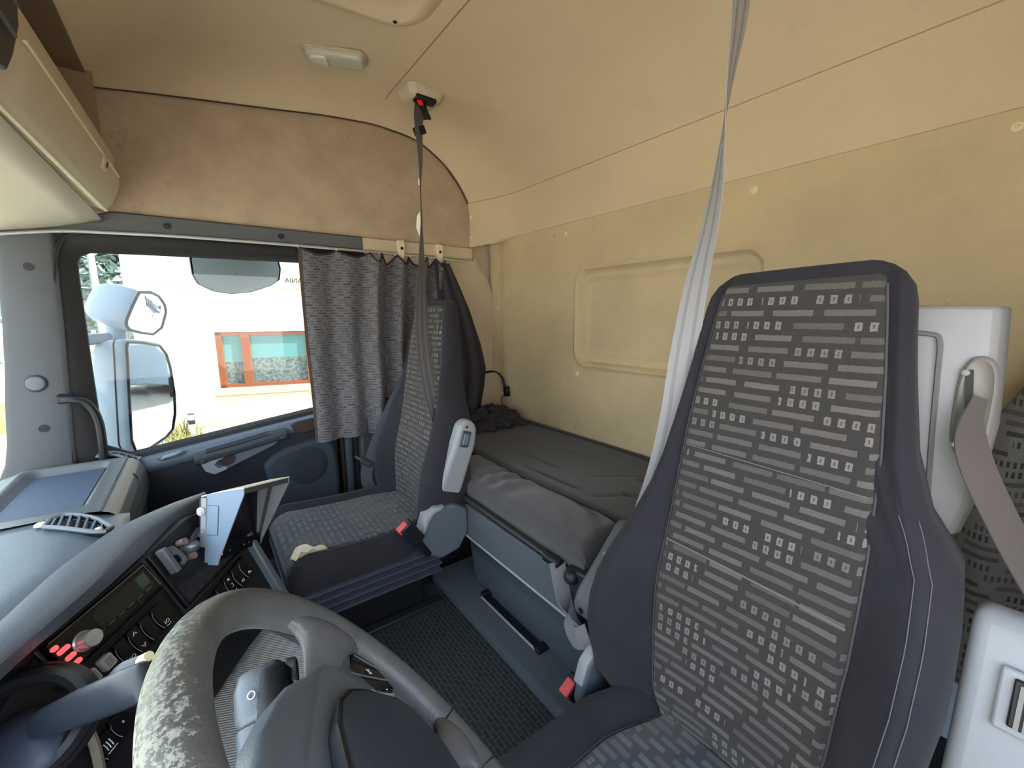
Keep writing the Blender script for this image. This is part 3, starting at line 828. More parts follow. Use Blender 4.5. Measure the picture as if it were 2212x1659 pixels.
t = thing('overhead_radio_unit', 'black instrument unit in the overhead shelf at the upper left corner', 'unit', (0.98, 0.2, 1.75))
obj('unit_body', m_prism([(x, 0.176, z) for x, z in ((-0.2, 1.533), (0.90, 1.533), (0.93, 1.537), (0.974, 1.575), (1.038, 1.643), (1.056, 1.69), (1.058, 1.9), (-0.2, 1.9))], (0, 0.2, 0)), BLACK_PL, t, bevel=0.008, bseg=3)
obj('unit_strip', m_box(0.70, 1.035, 0.172, 0.18, 1.672, 1.678), GREY_TRIM, t, bevel=0.002)
obj('unit_key', m_box(0.90, 0.985, 0.171, 0.18, 1.606, 1.612), GREY_TRIM, t, bevel=0.002)

# ---- ceiling lamp
lx, ly = 1.705, -0.487
lz = ceil_z(lx, ly)
ax = Vector((-0.075, -0.185, 0)).normalized(); ay = Vector((0.185, -0.075, 0)).normalized() * -1
tilt = (ceil_z(lx + 0.05, ly) - ceil_z(lx - 0.05, ly)) / 0.1
M = basis((lx, ly, lz - 0.002), ax, Vector((-ay.x, -ay.y, -ay.x * tilt)), Vector((0, 0, -1)))
zz = M.col[0].xyz.cross(M.col[1].xyz).normalized()
if zz.z > 0:
    M = basis((lx, ly, lz - 0.002), -M.col[0].xyz, M.col[1].xyz, -zz)
else:
    M = basis((lx, ly, lz - 0.002), M.col[0].xyz, M.col[1].xyz, zz)
t = thing('ceiling_lamp', 'rectangular clear plastic dome lamp on the beige ceiling', 'lamp', M=M)
def pad(w_, h, r, levels):
    return m_loft([[(x * k, y * k2, z) for x, y in rrect(w_, h, r, 5)] for z, k, k2 in levels])
obj('lamp_base', pad(0.212, 0.096, 0.028, [(0, 1, 1), (0.006, 1, 1), (0.008, 0.985, 0.97)]), BEIGE_PL, t, smooth=True, local=True)
obj('lens', pad(0.198, 0.084, 0.024, [(0.004, 1, 1), (0.016, 0.985, 0.97), (0.024, 0.95, 0.88), (0.026, 0.85, 0.7)]), LENS, t, smooth=True, local=True, angle=60)
sg = 1 if M.col[0].y > 0 else -1
obj('lamp_switch', xf(pad(0.062, 0.066, 0.014, [(0.02, 1, 1), (0.030, 0.97, 0.97), (0.033, 0.85, 0.85)]), Matrix.Translation((sg * 0.055, 0, 0))), LENS2, t, smooth=True, local=True, angle=60)

# ---- strap anchor on the ceiling
ax_, ay_ = 1.765, -0.845
az_ = ceil_z(ax_, ay_)
t = thing('strap_anchor', 'beige plastic anchor cover on the ceiling holding a black buckle', 'anchor', (ax_, ay_, az_))
def anch(k, z):
    return [(ax_ + 0.062 * k * c, ay_ + 0.072 * k * s, z) for c, s in ((-0.8, -1), (0.8, -1), (1, -0.7), (1, 0.7), (0.7, 1), (-0.7, 1), (-1, 0.7), (-1, -0.7))]
obj('anchor_cover', m_loft([anch(1.12, az_ + 0.004), anch(1.1, az_ - 0.008), anch(0.96, az_ - 0.034), anch(0.78, az_ - 0.044)]), BEIGE_PL, t, smooth=True, bevel=0.005, angle=40)
obj('anchor_slot', m_box(ax_ - 0.058, ax_ - 0.015, ay_ - 0.045, ay_ + 0.045, az_ - 0.052, az_ - 0.022), BLACK_PL, t, bevel=0.004)

# ---- hanging straps
def strap_thing(name, label, pts, ang, width, material, stripe, extra=None):
    P = catmull(pts, 8)
    n = len(P)
    A = [interp([(i / (len(ang) - 1), a) for i, a in enumerate(ang)], k / (n - 1)) for k in range(n)]
    r2 = Vector((RIGHT.x, RIGHT.y, 0)).normalized(); f2 = Vector((FWD.x, FWD.y, 0)).normalized()
    D = [r2 * math.cos(math.radians(a)) + f2 * math.sin(math.radians(a)) for a in A]
    t = thing(name, label, 'strap', tuple(P[-1]), group='safety straps hanging from the ceiling')
    obj('webbing', m_ribbon(P, D, width, 0.0018), material, t, smooth=True, angle=60)
    # woven stripes, a hair proud of the webbing on both faces
    for off in (-0.22, 0.22):
        Q = [p + d * off * width for p, d in zip(P, D)]
        obj('stripe', m_ribbon(Q, D, width * 0.12, 0.0034), stripe, t, smooth=True, angle=60)
    return t, P, D
STRIPE = mat('strap_stripe', rgb(132, 130, 135), 0.8)
STRIPE2 = mat('dark_strap_stripe', rgb(96, 92, 92), 0.8)
dpts = [(0.452, -0.868, 2.118), (0.448, -0.862, 1.958), (0.439, -0.856, 1.77), (0.443, -0.841, 1.613), (0.444, -0.824, 1.429), (0.455, -0.795, 1.254), (0.467, -0.785, 1.108), (0.478, -0.780, 0.973), (0.502, -0.770, 0.828), (0.545, -0.755, 0.678), (0.60, -0.735, 0.60)]
strap_thing('safety_strap', 'long grey webbing strap hanging from the ceiling behind the nearest seat', dpts, [0, 15, 33, 58, 90, 118, 140, 150, 152, 152, 142], 0.056, STRAP, STRIPE)
ppts = [(1.764, -0.845, 2.09), (1.722, -0.81, 1.998), (1.651, -0.778, 1.846), (1.594, -0.748, 1.706), (1.544, -0.724, 1.556), (1.494, -0.695, 1.412), (1.453, -0.669, 1.256), (1.416, -0.652, 1.087), (1.377, -0.655, 0.918), (1.345, -0.672, 0.766), (1.338, -0.689, 0.594)]
t, P, D = strap_thing('safety_strap', 'thin dark webbing strap hanging from the ceiling buckle down over the passenger seat', ppts, [42, 62, 82, 99, 97, 80, 50, 35, 35, 70, 92], 0.050, STRAP_DK, STRIPE2)
# buckle in the anchor, keeper and paper labels
bk = obj('buckle', m_obox((1.752, -0.842, 2.062), (0.2, 0.35, 0.9), (RIGHT.x, RIGHT.y, 0), (FWD.x, FWD.y, 0), 0.09, 0.042, 0.022), BLACK_PL, t, bevel=0.005)
obj('release_button', m_obox((1.728, -0.822, 2.074), (0.2, 0.35, 0.9), (RIGHT.x, RIGHT.y, 0), (FWD.x, FWD.y, 0), 0.030, 0.020, 0.014), mat('red_release', rgb(238, 36, 28), 0.35), bk, bevel=0.002)
obj('strap_keeper', m_obox((1.706, -0.806, 1.952), (0.3, 0.2, 1), (RIGHT.x, RIGHT.y, 0.25), (FWD.x, FWD.y, 0), 0.035, 0.050, 0.012), BLACK_PL, t, bevel=0.004)
obj('paper_label', m_prism([(1.544 + a * 0.6, -0.724 + a * 0.8, 1.556 + b) for a, b in ((0.006, 0.04), (0.018, 0.02), (0.022, -0.02), (0.010, -0.052), (0.002, -0.03))], (0.002, -0.001, 0)), PAPER, t)
obj('paper_label', m_prism([(1.600 + a * 0.6, -0.750 + a * 0.8, 1.72 + b) for a, b in ((0.0, 0.015), (0.008, 0.01), (0.008, -0.012), (0.0, -0.012))], (0.002, -0.001, 0)), PAPER, t)

# ================================================================== CURTAIN RAIL
t = thing('curtain_rail', 'thin pale metal curtain rail running above the side window', 'rail', (2.02, -0.5, 1.497))
rail_pts = [(1.995, 0.60, 1.420), (1.998, 0.473, 1.452), (2.012, 0.328, 1.480), (2.020, 0.202, 1.489), (2.018, 0.009, 1.496), (2.016, -0.371, 1.500), (2.012, -0.75, 1.498), (2.006, -1.0, 1.494), (2.0, -1.17, 1.487)]
obj('rail_bar', m_tube(catmull(rail_pts, 5), 0.0055, 8), ALU, t, smooth=True)
for y in (-0.828, -1.035):
    c = obj('rail_hook', m_loft([[(2.012 + dx, y + dy, z) for dx, dy in ((-0.012 * k, -0.017 * k2), (-0.012 * k, 0.017 * k2), (0.022, 0.017 * k2), (0.022, -0.017 * k2))] for z, k, k2 in ((1.474, 0.3, 0.6), (1.482, 0.9, 0.75), (1.51, 1.1, 0.95), (1.545, 1.0, 1.1), (1.566, 0.6, 1.0))]), CREAM, t, bevel=0.004)
    obj('screw_hole', m_cyl((1.9985, y, 1.527), (1, 0, 0), 0.007, 0.004), BLACK_PL, c, smooth=True)

# ---- side curtain: pleated cloth, scalloped top between the rail clips
def curtain_fn(a, b):
    # a: along the cloth (front to rear), b: top to bottom
    yt = lerp(-0.372, -1.075, a ** 0.95)
    yb_ = lerp(-0.368, -0.98, a)
    y = lerp(yt, yb_, min(b * 1.05, 1) ** 0.8)
    z1 = 0.648 + 0.0 * a
    clip = [0.0, 0.20, 0.40, 0.47, 0.585, 0.70, 0.80, 0.90, 1.0]
    sag = 0
    for c0, c1 in zip(clip, clip[1:]):
        if c0 <= a <= c1:
            s = (a - c0) / (c1 - c0)
            sag = math.sin(math.pi * s) * (0.022 if c0 < 0.4 else 0.042)
    z0 = 1.490 - sag
    z = lerp(z0, z1, b)
    amp = (0.009 + 0.015 * sstep(0.3, 0.55, a)) * (1.0 + 0.8 * b)
    ph = 2 * math.pi * (a * 4.2 + 0.25 * a * a * 6)
    fold = 0.045 * math.exp(-((a - 0.43) / 0.035) ** 2) + 0.030 * math.exp(-((a - 0.60) / 0.04) ** 2) + 0.025 * math.exp(-((a - 0.78) / 0.04) ** 2)
    x = 2.0 - amp * math.sin(ph) - fold * (1 - 0.35 * b) + 0.004 * math.sin(b * 9 + a * 12)
    x -= 0.015 * b + 0.045 * sstep(0.45, 0.82, b)
    return (x, y, z)
t = thing('window_curtain', 'patterned grey curtain gathered behind the side window on the rail', 'curtain', (2.0, -0.7, 1.49))
obj('cloth', m_grid(150, 60, curtain_fn), PAT_CURT, t, smooth=True, angle=180)
obj('top_hem', m_tube([curtain_fn(i / 119, 0.0) for i in range(120)], 0.0045, 6), CURT_DK, t, smooth=True)
obj('edge_hem', m_ribbon([Vector(curtain_fn(0.0, i / 30)) + Vector((-0.002, 0, 0)) for i in range(31)], [(0, 1, 0)] * 31, 0.012, 0.003), mat('hem_brown', rgb(84, 70, 62), 0.9), t, smooth=True)
for a in (0.0, 0.20, 0.40, 0.47, 0.585, 0.70, 0.80, 0.90, 1.0):
    p = curtain_fn(a, 0)
    obj('glider', m_box(2.004, 2.014, p[1] - 0.004, p[1] + 0.004, p[2] - 0.002, 1.500), BEIGE_PL, t)

# ---- dark lining pulled back into the rear corner
def lining_fn(a, b):
    # a across (front to rear), b top to bottom
    yl = lerp(-0.99, -1.02, b)
    yr = interp([(0, -1.075), (0.12, -1.12), (0.3, -1.185), (0.55, -1.255), (0.72, -1.285), (0.85, -1.27), (1.0, -1.24)], b)
    y = lerp(yl, yr, a)
    z = lerp(1.470, 0.690, b)
    x = 1.985 - 0.035 * b - 0.03 * math.sin(math.pi * a) * b - 0.012 * math.sin(a * 15 + b * 3) * (0.3 + b)
    return (x, y, z)
t = thing('dark_drape', 'plain dark drape hanging in the rear corner behind the passenger seat', 'drape', (1.97, -1.15, 1.4))
obj('drape_cloth', m_grid(40, 50, lining_fn), CURT_DK, t, smooth=True, solid=0.004, angle=180)
random.seed(11)
def crumple(a, b):
    y = -1.02 - 0.33 * a; xx = 1.93 - 0.28 * b
    h = 0.055 * math.sin(math.pi * a) ** 0.6 * math.sin(math.pi * min(b * 1.0, 1)) ** 0.6
    r = 0.030 * math.sin(a * 17 + b * 9) * math.cos(b * 13 - a * 6) + 0.014 * math.sin(a * 41 + 3 * b) 
    return (xx + 0.02 * math.sin(a * 21), y + 0.02 * math.sin(b * 17), 0.640 + max(0, h + 0.6 * abs(r) * math.sin(math.pi * a) * math.sin(math.pi * b) ** 0.5) + 0.05 * a * (1 - b))
obj('crumpled_hem', m_grid(46, 46, crumple), CURT_DK, t, smooth=True, solid=0.004, angle=180)

# ---- reading lamp lead on the back wall
t = thing('lamp_cable', 'black cable with a plug hanging out of the rear corner', 'cable', (1.97, -1.34, 0.87))
cp = catmull([(2.03, -1.30, 0.868), (2.005, -1.345, 0.876), (1.985, -1.375, 0.872), (1.960, -1.392, 0.845), (1.945, -1.397, 0.81), (1.938, -1.398, 0.785)], 6)
obj('lead', m_tube(cp, 0.0045, 8), BLACK_PL, t, smooth=True)
obj('lead', m_tube([p + Vector((0.008, 0.006, 0.004)) for p in cp], 0.0035, 8), BLACK_PL, t, smooth=True)
pb = obj('plug', m_obox((1.925, -1.398, 0.765), (0.2, 0, 1), (1, 0, -0.2), (0, 1, 0), 0.060, 0.036, 0.024), BLACK_GL, t, bevel=0.004)
t = thing('thin_wire', 'thin loose wire curving out of the back wall just above the mattress', 'wire', (1.98, -1.40, 0.70))
obj('wire', m_tube(catmull([(1.975, -1.408, 0.735), (1.985, -1.402, 0.70), (1.965, -1.395, 0.665), (1.92, -1.392, 0.645), (1.87, -1.395, 0.637)], 6), 0.0022, 6), DARKMET, t, smooth=True)

# ---- curtain on the driver's side, hanging in the near rear corner
def dcurt(a, b):
    z = lerp(1.30, 0.42, b)
    xr = interp([(0, -0.10), (0.26, 0.035), (0.40, 0.085), (0.6, 0.11), (1.0, 0.12)], b)
    x = lerp(-0.20, xr, a)
    y = -1.27 + 0.02 * math.sin(a * 16 + b * 2) + 0.03 * b
    return (x, y, z)
t = thing('rear_curtain', 'patterned grey curtain hanging behind the nearest seat at the right edge', 'curtain', (0.0, -1.27, 1.2))
PAT_CURT2 = dash_fabric('curtain_pattern_rear', ('X', 'Z'), rgb(104, 103, 100), rgb(58, 56, 59), rgb(46, 44, 50), 0.070, 0.020, 0.46, 0.6, 0.0085, gap=0.016, hollow=0.0)
obj('cloth', m_grid(40, 40, dcurt), PAT_CURT2, t, smooth=True, solid=0.003, angle=180)

# ================================================================== BUNK
t = thing('bunk_mattress', 'dark grey mattress of the lower bunk along the back wall', 'mattress', (1.0, -1.1, 0.6))
def slab(plan, ztop, zbot, r, dent=None):
    """rounded cushion from a plan outline"""
    n = len(plan)
    cx = sum(p[0] for p in plan) / n; cy = sum(p[1] for p in plan) / n
    def ins(k):
        o = []
        for i in range(n):
            p0 = Vector(plan[i - 1]); p1 = Vector(plan[i]); p2 = Vector(plan[(i + 1) % n])
            d1 = (p1 - p0).normalized(); d2 = (p2 - p1).normalized()
            n1 = Vector((-d1.y, d1.x)); n2 = Vector((-d2.y, d2.x))
            b = (n1 + n2).normalized()
            o.append(p1 + b * k / max(0.5, b.dot(n1)))
        return o
    rs = []
    for k, z in ((r * 0.5, zbot), (0, zbot + r * 0.5), (0, ztop - r), (r * 0.3, ztop - r * 0.3), (r, ztop)):
        rs.append([(p.x, p.y, z) for p in ins(k)])
    return m_loft(rs)
def dense(poly, k):
    o = []
    for i in range(len(poly)):
        a = Vector(poly[i]); b = Vector(poly[(i + 1) % len(poly)])
        for j in range(k):
            o.append(a.lerp(b, j / k))
    return o
# front fold: gathered cushion between the seats
def front_top(a, b):
    # a: x from driver side to passenger side, b: profile from bottom front over the top to the split
    x0 = interp([(0, 0.655), (0.35, 0.655), (0.6, 0.672), (1, 0.690)], b)
    x1 = interp([(0, 1.395), (0.4, 1.40), (1, 1.47)], b)
    x = lerp(x0, x1, a)
    prof = [(-0.728, 0.535), (-0.716, 0.555), (-0.712, 0.585), (-0.720, 0.608), (-0.742, 0.622), (-0.80, 0.630), (-0.86, 0.627), (-0.893, 0.618), (-0.900, 0.606)]
    k = b * (len(prof) - 1); i = min(int(k), len(prof) - 2); f = k - i
    y = lerp(prof[i][0], prof[i + 1][0], f); z = lerp(prof[i][1], prof[i + 1][1], f)
    e = min(a, 1 - a)
    if e < 0.03:
        q = 1 - e / 0.03
        z -= 0.016 * q * q if b > 0.25 else 0
    topm = sstep(0.4, 0.6, b) * (1 - sstep(0.85, 1.0, b))
    wr = 0.005 * math.sin(a * 42 + b * 9 + 2.5 * math.sin(a * 9)) * math.exp(-((a - 0.62) / 0.22) ** 2)
    wr += 0.006 * math.exp(-(((b - 0.62) + 0.25 * (a - 0.6)) / 0.035) ** 2) * math.exp(-((a - 0.72) / 0.25) ** 2)
    wr += 0.004 * math.sin(a * 30 - b * 30) * math.exp(-((a - 0.12) / 0.1) ** 2)
    z += wr * topm
    z += 0.003 * math.sin(a * 7)
    return (x, y, z)
g = m_grid(90, 44, front_top)
# close the two ends with side faces
def endcap(a):
    n = 44
    ring = [front_top(a, i / (n - 1)) for i in range(n)]
    ring += [(ring[-1][0], -0.90, 0.525), (ring[0][0], -0.74, 0.525)]
    return ring, [tuple(range(len(ring)))]
obj('front_cushion', join(g, endcap(0), endcap(1)), MATTR, t, smooth=True, angle=60)
rear_plan = [(-0.2, -1.408), (2.03, -1.408), (2.03, -0.995), (1.58, -0.905), (0.62, -0.905), (0.46, -1.0), (-0.2, -1.0)]
def rear_top(a, b):
    y = lerp(-0.906, -1.402, b)
    x = lerp(0.40, 1.995, a)
    z = 0.622 + 0.004 * math.sin(a * 9) * math.sin(b * 5)
    z -= 0.014 * sstep(0.04, 0.0, b)
    # stitched creases
    for (cx, cy, ln, ang, d) in ((1.25, -1.06, 0.13, 0.0, 0.006), (1.08, -0.97, 0.16, 0.02, 0.006), (0.92, -1.16, 0.1, 0.9, 0.004), (0.80, -1.04, 0.10, 0.95, 0.005), (0.83, -1.20, 0.03, 0.0, 0.006), (0.78, -1.06, 0.03, 0.0, 0.006), (1.15, -1.22, 0.06, 0.0, 0.004)):
        dx = x - cx; dy = y - cy
        u = dx * math.cos(ang) + dy * math.sin(ang); v_ = -dx * math.sin(ang) + dy * math.cos(ang)
        z -= d * math.exp(-(v_ / 0.006) ** 2) * sstep(ln * 1.15, ln * 0.85, abs(u))
    return (x, y, z)
rt = m_grid(150, 70, rear_top)
def zig():
    e = [rear_top(i / 60, 0) for i in range(61)]
    v = e + [(p[0], p[1], 0.50) for p in e]
    f = [(i, i + 1, i + 62, i + 61) for i in range(60)]
    return v, f
rc = obj('rear_cushion', join(rt, zig()), MATTR2, t, smooth=True, angle=50)
obj('edge_piping', m_tube([(x, -1.394, 0.626) for x in (0.4, 0.8, 1.2, 1.6, 1.98)], 0.010, 8), MATTR2, rc, smooth=True)

t = thing('bunk_box', 'blue grey bunk storage box with a fascia panel under the mattress', 'bunk', (1.0, -0.8, 0.15))
fas = [(0.560, 0.500), (0.560, 0.412), (1.20, 0.412), (1.425, 0.418), (1.428, 0.532), (0.60, 0.532)]
obj('fascia', m_prism([(x, -0.700, z) for x, z in fas], (0, -0.02, 0)), FASCIA, t, bevel=0.006)
obj('fascia_edge', m_tube([(0.56, -0.699, 0.416), (1.20, -0.699, 0.416), (1.425, -0.699, 0.422)], 0.0035, 6), mat('edge_light', rgb(150, 160, 170), 0.5), t, smooth=True)
bx = []
for z, yf, x0, x1 in ((0.14, -0.795, 0.50, 1.325), (0.20, -0.772, 0.48, 1.315), (0.30, -0.755, 0.46, 1.305), (0.38, -0.74, 0.46, 1.30), (0.415, -0.705, 0.45, 1.30)):
    bx.append([(x0, -1.40, z), (x0, yf, z), (x1 - 0.03, yf, z), (x1, yf - 0.03, z), (x1, -1.40, z)])
obj('storage_box', m_loft(bx), BUNK_PL, t, smooth=True, angle=40)
obj('bunk_board', m_prism([(x, y, 0.50) for x, y in ((0.58, -0.715), (1.42, -0.715), (1.55, -0.90), (1.99, -0.985), (1.99, -1.40), (0.30, -1.40), (0.30, -1.0), (0.56, -0.90))], (0, 0, 0.028)), BLACK_PL, t)
tb = obj('roller_tube', m_tube([(0.735, -0.694, 0.556), (1.37, -0.694, 0.566)], 0.0105, 12), DARKMET, t, smooth=True)
obj('tube_end', m_tube([(1.30, -0.692, 0.566), (1.375, -0.692, 0.567)], 0.013, 12), ALU, tb, smooth=True)
obj('tube_end', m_tube([(0.72, -0.692, 0.555), (0.775, -0.692, 0.557)], 0.015, 12), BLACK_PL, tb, smooth=True)
br_ = obj('hinge_bracket', m_prism([(x, -0.694, z) for x, z in ((0.705, 0.56), (0.70, 0.515), (0.66, 0.44), (0.59, 0.40), (0.53, 0.46), (0.53, 0.56), (0.60, 0.575))], (0, -0.04, 0)), DARKMET, t, bevel=0.006)
obj('bracket_knob', m_disc_dome((0.678, -0.694, 0.546), (0, 1, 0), 0.021, 0.022), BLACK_PL, br_, smooth=True)
obj('bracket_pin', m_cyl((0.64, -0.690, 0.520), (0, 1, 0), 0.012, 0.012), CHROME, br_, smooth=True)
obj('handle_recess', m_box(0.885, 1.200, -0.782, -0.748, 0.147, 0.156), BLACK_PL, t, bevel=0.003)
obj('handle_lip', m_tube([(0.885, -0.748, 0.157), (1.200, -0.748, 0.157)], 0.004, 6), ALU, t, smooth=True)
obj('recess_end', m_box(0.865, 0.893, -0.79, -0.745, 0.150, 0.166), BLACK_PL, t, bevel=0.003)
obj('recess_end', m_box(1.192, 1.212, -0.79, -0.750, 0.150, 0.170), BLACK_PL, t, bevel=0.003)

# strap loop between the bunk end and the nearest seat
t = thing('strap_loop', 'short grey strap looped from the end of the bunk tube around the armrest', 'strap', (0.66, -0.66, 0.5))
lpp = catmull([(0.728, -0.688, 0.562), (0.700, -0.676, 0.525), (0.664, -0.660, 0.475), (0.634, -0.648, 0.445), (0.604, -0.640, 0.448), (0.575, -0.645, 0.475)], 6)
nn_ = len(lpp)
obj('webbing', m_ribbon(lpp, [Vector((0.35, 0.9, 0.2)).lerp(Vector((0.25, -0.25, 1.0)), sstep(0.1, 0.55, i / nn_)) for i in range(nn_)], 0.046, 0.002), mat('loop_webbing', rgb(118, 118, 124), 0.8, bump=0.3, bscale=1200), t, smooth=True, angle=60)

# ledge and woven mat
ledge_o = struct(obj('trim_7', m_loft([[(x, -0.672, ZF), (x, -0.674, 0.140), (x, -0.684, 0.150), (x, -1.0, 0.152), (x, -1.0, ZF)] for x in (0.2, 0.8, 1.2, 1.40, 1.462)]), LEDGE, smooth=True, angle=60))
t = obj('floor_mat', m_prism([(0.15, 0.25, ZF + 0.002), (1.46, 0.25, ZF + 0.002), (1.46, -0.30, ZF + 0.002), (1.455, -0.672, ZF + 0.002), (0.15, -0.672, ZF + 0.002)], (0, 0, 0.014)), MATWOVEN)
tag(t, 'black woven rubber mat on the floor between the two seats', 'mat')

# ================================================================== SEATS
HW = [(0.365, 0.19), (0.40, 0.240), (0.46, 0.272), (0.54, 0.288), (0.62, 0.284), (0.70, 0.264), (0.78, 0.236), (0.88, 0.204), (1.0, 0.180), (1.11, 0.163), (1.20, 0.152), (1.30, 0.145)]
PW = [(0.365, 0.120), (0.45, 0.138), (0.55, 0.150), (0.70, 0.157), (0.85, 0.155), (1.0, 0.149), (1.11, 0.138), (1.2, 0.127), (1.30, 0.112)]
HB = [(0.365, 0.028), (0.45, 0.055), (0.56, 0.070), (0.68, 0.060), (0.80, 0.034), (0.92, 0.014), (1.05, 0.006), (1.3, 0.002)]
TH = [(0.365, 0.13), (0.6, 0.15), (0.8, 0.135), (1.0, 0.105), (1.2, 0.085), (1.3, 0.075)]
ZTOP = 1.278

def back_y(z, yb_, slope):
    return yb_ - slope * (z - 0.6) + 0.016 * math.exp(-((z - 0.66) / 0.11) ** 2) - 0.030 * sstep(0.47, 0.36, z)

def front_y(u, z, yb_, slope, hw):
    pw = interp(PW, z); a = abs(u)
    y = back_y(z, yb_, slope)
    y += interp(HB, z) * sstep(pw, lerp(pw, hw, 0.62), a)
    y -= 0.007 * math.exp(-((a - pw) / 0.007) ** 2)
    y -= 0.012 * (1 - (min(a, pw) / pw) ** 2) * sstep(0.85, 0.6, z)
    y += 0.010 * (1 - (min(a, pw) / pw) ** 2) * sstep(0.95, 1.15, z)
    re = min(0.042, (hw - pw) * 0.7)
    k = a - (hw - re)
    if k > 0:
        y -= re * 1.2 * (1 - math.sqrt(max(0, 1 - min(1, k / re) ** 2)))
    return y

def OUT(z):
    return interp([(0.38, -0.02), (0.46, -0.040), (0.54, -0.048), (0.62, -0.038), (0.70, -0.010), (0.78, 0.018), (0.86, 0.034), (0.90, 0.020), (0.935, 0.0)], z)

def make_seat(name, label, cx, yb_, slope, zoff, zc, side_m, cush_hw, mir, tilt=0.0, rtop=0.06, bol=0.075, bk_off=(0, 0), rc_off=(0, 0), rx=0.0, rs=1.0, bkx=0.0):
    """mir = +1: inboard armrest and buckle on the +X side, -1: on the -X side"""
    t = thing(name, label, 'seat', (cx, yb_, ZF))
    # --- backrest
    rings = []
    zs = [0.365, 0.385, 0.41, 0.45, 0.50, 0.55, 0.60, 0.65, 0.70, 0.75, 0.80, 0.86, 0.92, 1.0, 1.06, 1.12, 1.17, 1.215]
    r = rtop
    tops = [(ZTOP - r + r * math.sin(q), r * (1 - math.cos(q))) for q in (0.35, 0.7, 1.0, 1.25, 1.45)]
    zl = [(z, 0.0) for z in zs] + tops
    for z, inset in zl:
        hw = interp(HW, z) - inset
        k = 1 - inset / r * 0.35
        th = interp(TH, z) * k
        ring = []
        for i in range(61):
            hl, hr = (hw + OUT(z), hw) if mir > 0 else (hw, hw + OUT(z))
            u = lerp(-hl, hr, i / 60)
            y = front_y(u, z, yb_, slope, hl if u < 0 else hr) - inset * 0.35
            ring.append((cx + u, y, z + zoff + tilt * u * sstep(1.1, 1.28, z)))
        yrear = back_y(z, yb_, slope) - th
        for i in range(9):
            u = lerp(hr * 0.97, -hl * 0.97, i / 8)
            ring.append((cx + u, yrear + 0.03 * (abs(u) / max(hl, hr)) ** 4, z + zoff + tilt * u * sstep(1.1, 1.28, z)))
        rings.append(ring)
    back = obj('backrest', m_loft(rings), side_m, t, smooth=True, angle=75)
    def pan(a, b):
        z = lerp(0.395, ZTOP - 0.008, b)
        inset = 0 if z < ZTOP - r else r * (1 - math.cos(math.asin(min(1, (z - ZTOP + r) / r))))
        hw = interp(HW, z) - inset
        pw = min(interp(PW, z) - 0.003, hw - 0.02)
        u = lerp(-pw, pw, a)
        y = front_y(u, z, yb_, slope, max(hw, pw + 0.03)) + 0.0048 - inset * 0.35
        if b > 0.985:
            y -= 0.01
        e = min(a, 1 - a)
        if e < 0.02:
            y -= 0.006
        return (cx + u, y, z + zoff + tilt * u * sstep(1.1, 1.28, z))
    pnl = obj('backrest_panel', m_grid(41, 90, pan), PAT_BACK, t, smooth=True, angle=75)
    pnl.location = (0, 0, 0)
    for zz in (0.945, 0.755):
        b = (zz - 0.395) / (ZTOP - 0.008 - 0.395)
        pts = [Vector(pan(i / 40, b + 0.012 * (i / 40 - 0.5))) + Vector((0, 0.0008, 0)) for i in range(1, 40)]
        obj('seam_stitch', m_tube(pts, 0.0008 if zz > 0.9 else 0.0016, 5), mat('stitch', rgb(112, 108, 106), 0.9), pnl)
    # edge piping between the panel and the bolsters
    for s in (0.0, 1.0):
        pts = [Vector(pan(s, i / 60)) + Vector((0, 0.003, 0)) for i in range(1, 59)]
        obj('piping', m_tube(pts, 0.0022, 5), mat('piping', rgb(70, 67, 70), 0.9), pnl, smooth=True)
    # --- cushion
    yf = yb_ + 0.49; yr = yb_ - 0.02; hw0 = cush_hw
    def ctop(u, y):
        a = abs(u)
        hwy = hw0 - 0.045 * sstep(yr + 0.18, yr, y)
        pw = hwy - bol
        z = zc - 0.012 * math.sin(math.pi * (y - yr) / (yf - yr)) + 0.018 * (y - yr) / (yf - yr)
        z += 0.48 * bol * sstep(pw, pw + 0.55 * bol, a) - 0.006 * math.exp(-((a - pw) / 0.007) ** 2)
        k = a - (hwy - 0.03)
        if k > 0:
            z -= 0.04 * (1 - math.sqrt(max(0, 1 - min(1, k / 0.03) ** 2)))
        rf = 0.075
        k = y - (yf - rf)
        if k > 0:
            z -= rf * (1 - math.sqrt(max(0, 1 - min(1, k / rf) ** 2)))
        return z, hwy, pw
    rings = []
    NY = 30
    for j in range(NY):
        y = lerp(yr, yf - 0.0005, (j / (NY - 1)) ** 0.8)
        hwy = ctop(0, y)[1] - 0.02 * sstep(yf - 0.05, yf, y)
        ring = [(cx + lerp(-hwy, hwy, i / 30), y, ctop(lerp(-hwy, hwy, i / 30), y)[0]) for i in range(31)]
        zb_ = zc - 0.100
        ring += [(cx + hwy + 0.006, y, lerp(ring[30][2], zb_, 0.5)), (cx + hwy - 0.004, y, zb_), (cx - hwy + 0.004, y, zb_), (cx - hwy - 0.006, y, lerp(ring[0][2], zb_, 0.5))]
        rings.append(ring)
    cu = obj('seat_cushion', m_loft(rings), side_m, t, smooth=True, angle=75)
    def cpan(a, b):
        y = lerp(yr + 0.03, yf - 0.003, b)
        z, hwy, pw = ctop(0, y)
        pw -= 0.003
        u = lerp(-pw, pw, a)
        z = ctop(u, y)[0]
        e = min(a, 1 - a)
        d = 0.0035 if e > 0.015 else -0.003
        nz = 1.0; 
        rf = 0.075; k = y - (yf - rf)
        off = Vector((0, 0, d))
        if k > 0:
            s = min(1, k / rf); off = Vector((0, d * s, d * math.sqrt(1 - s * s)))
        return (cx + u, y + off.y, z + off.z)
    cp_ = obj('cushion_panel', m_grid(36, 60, cpan), PAT_CUSH, t, smooth=True, angle=75)
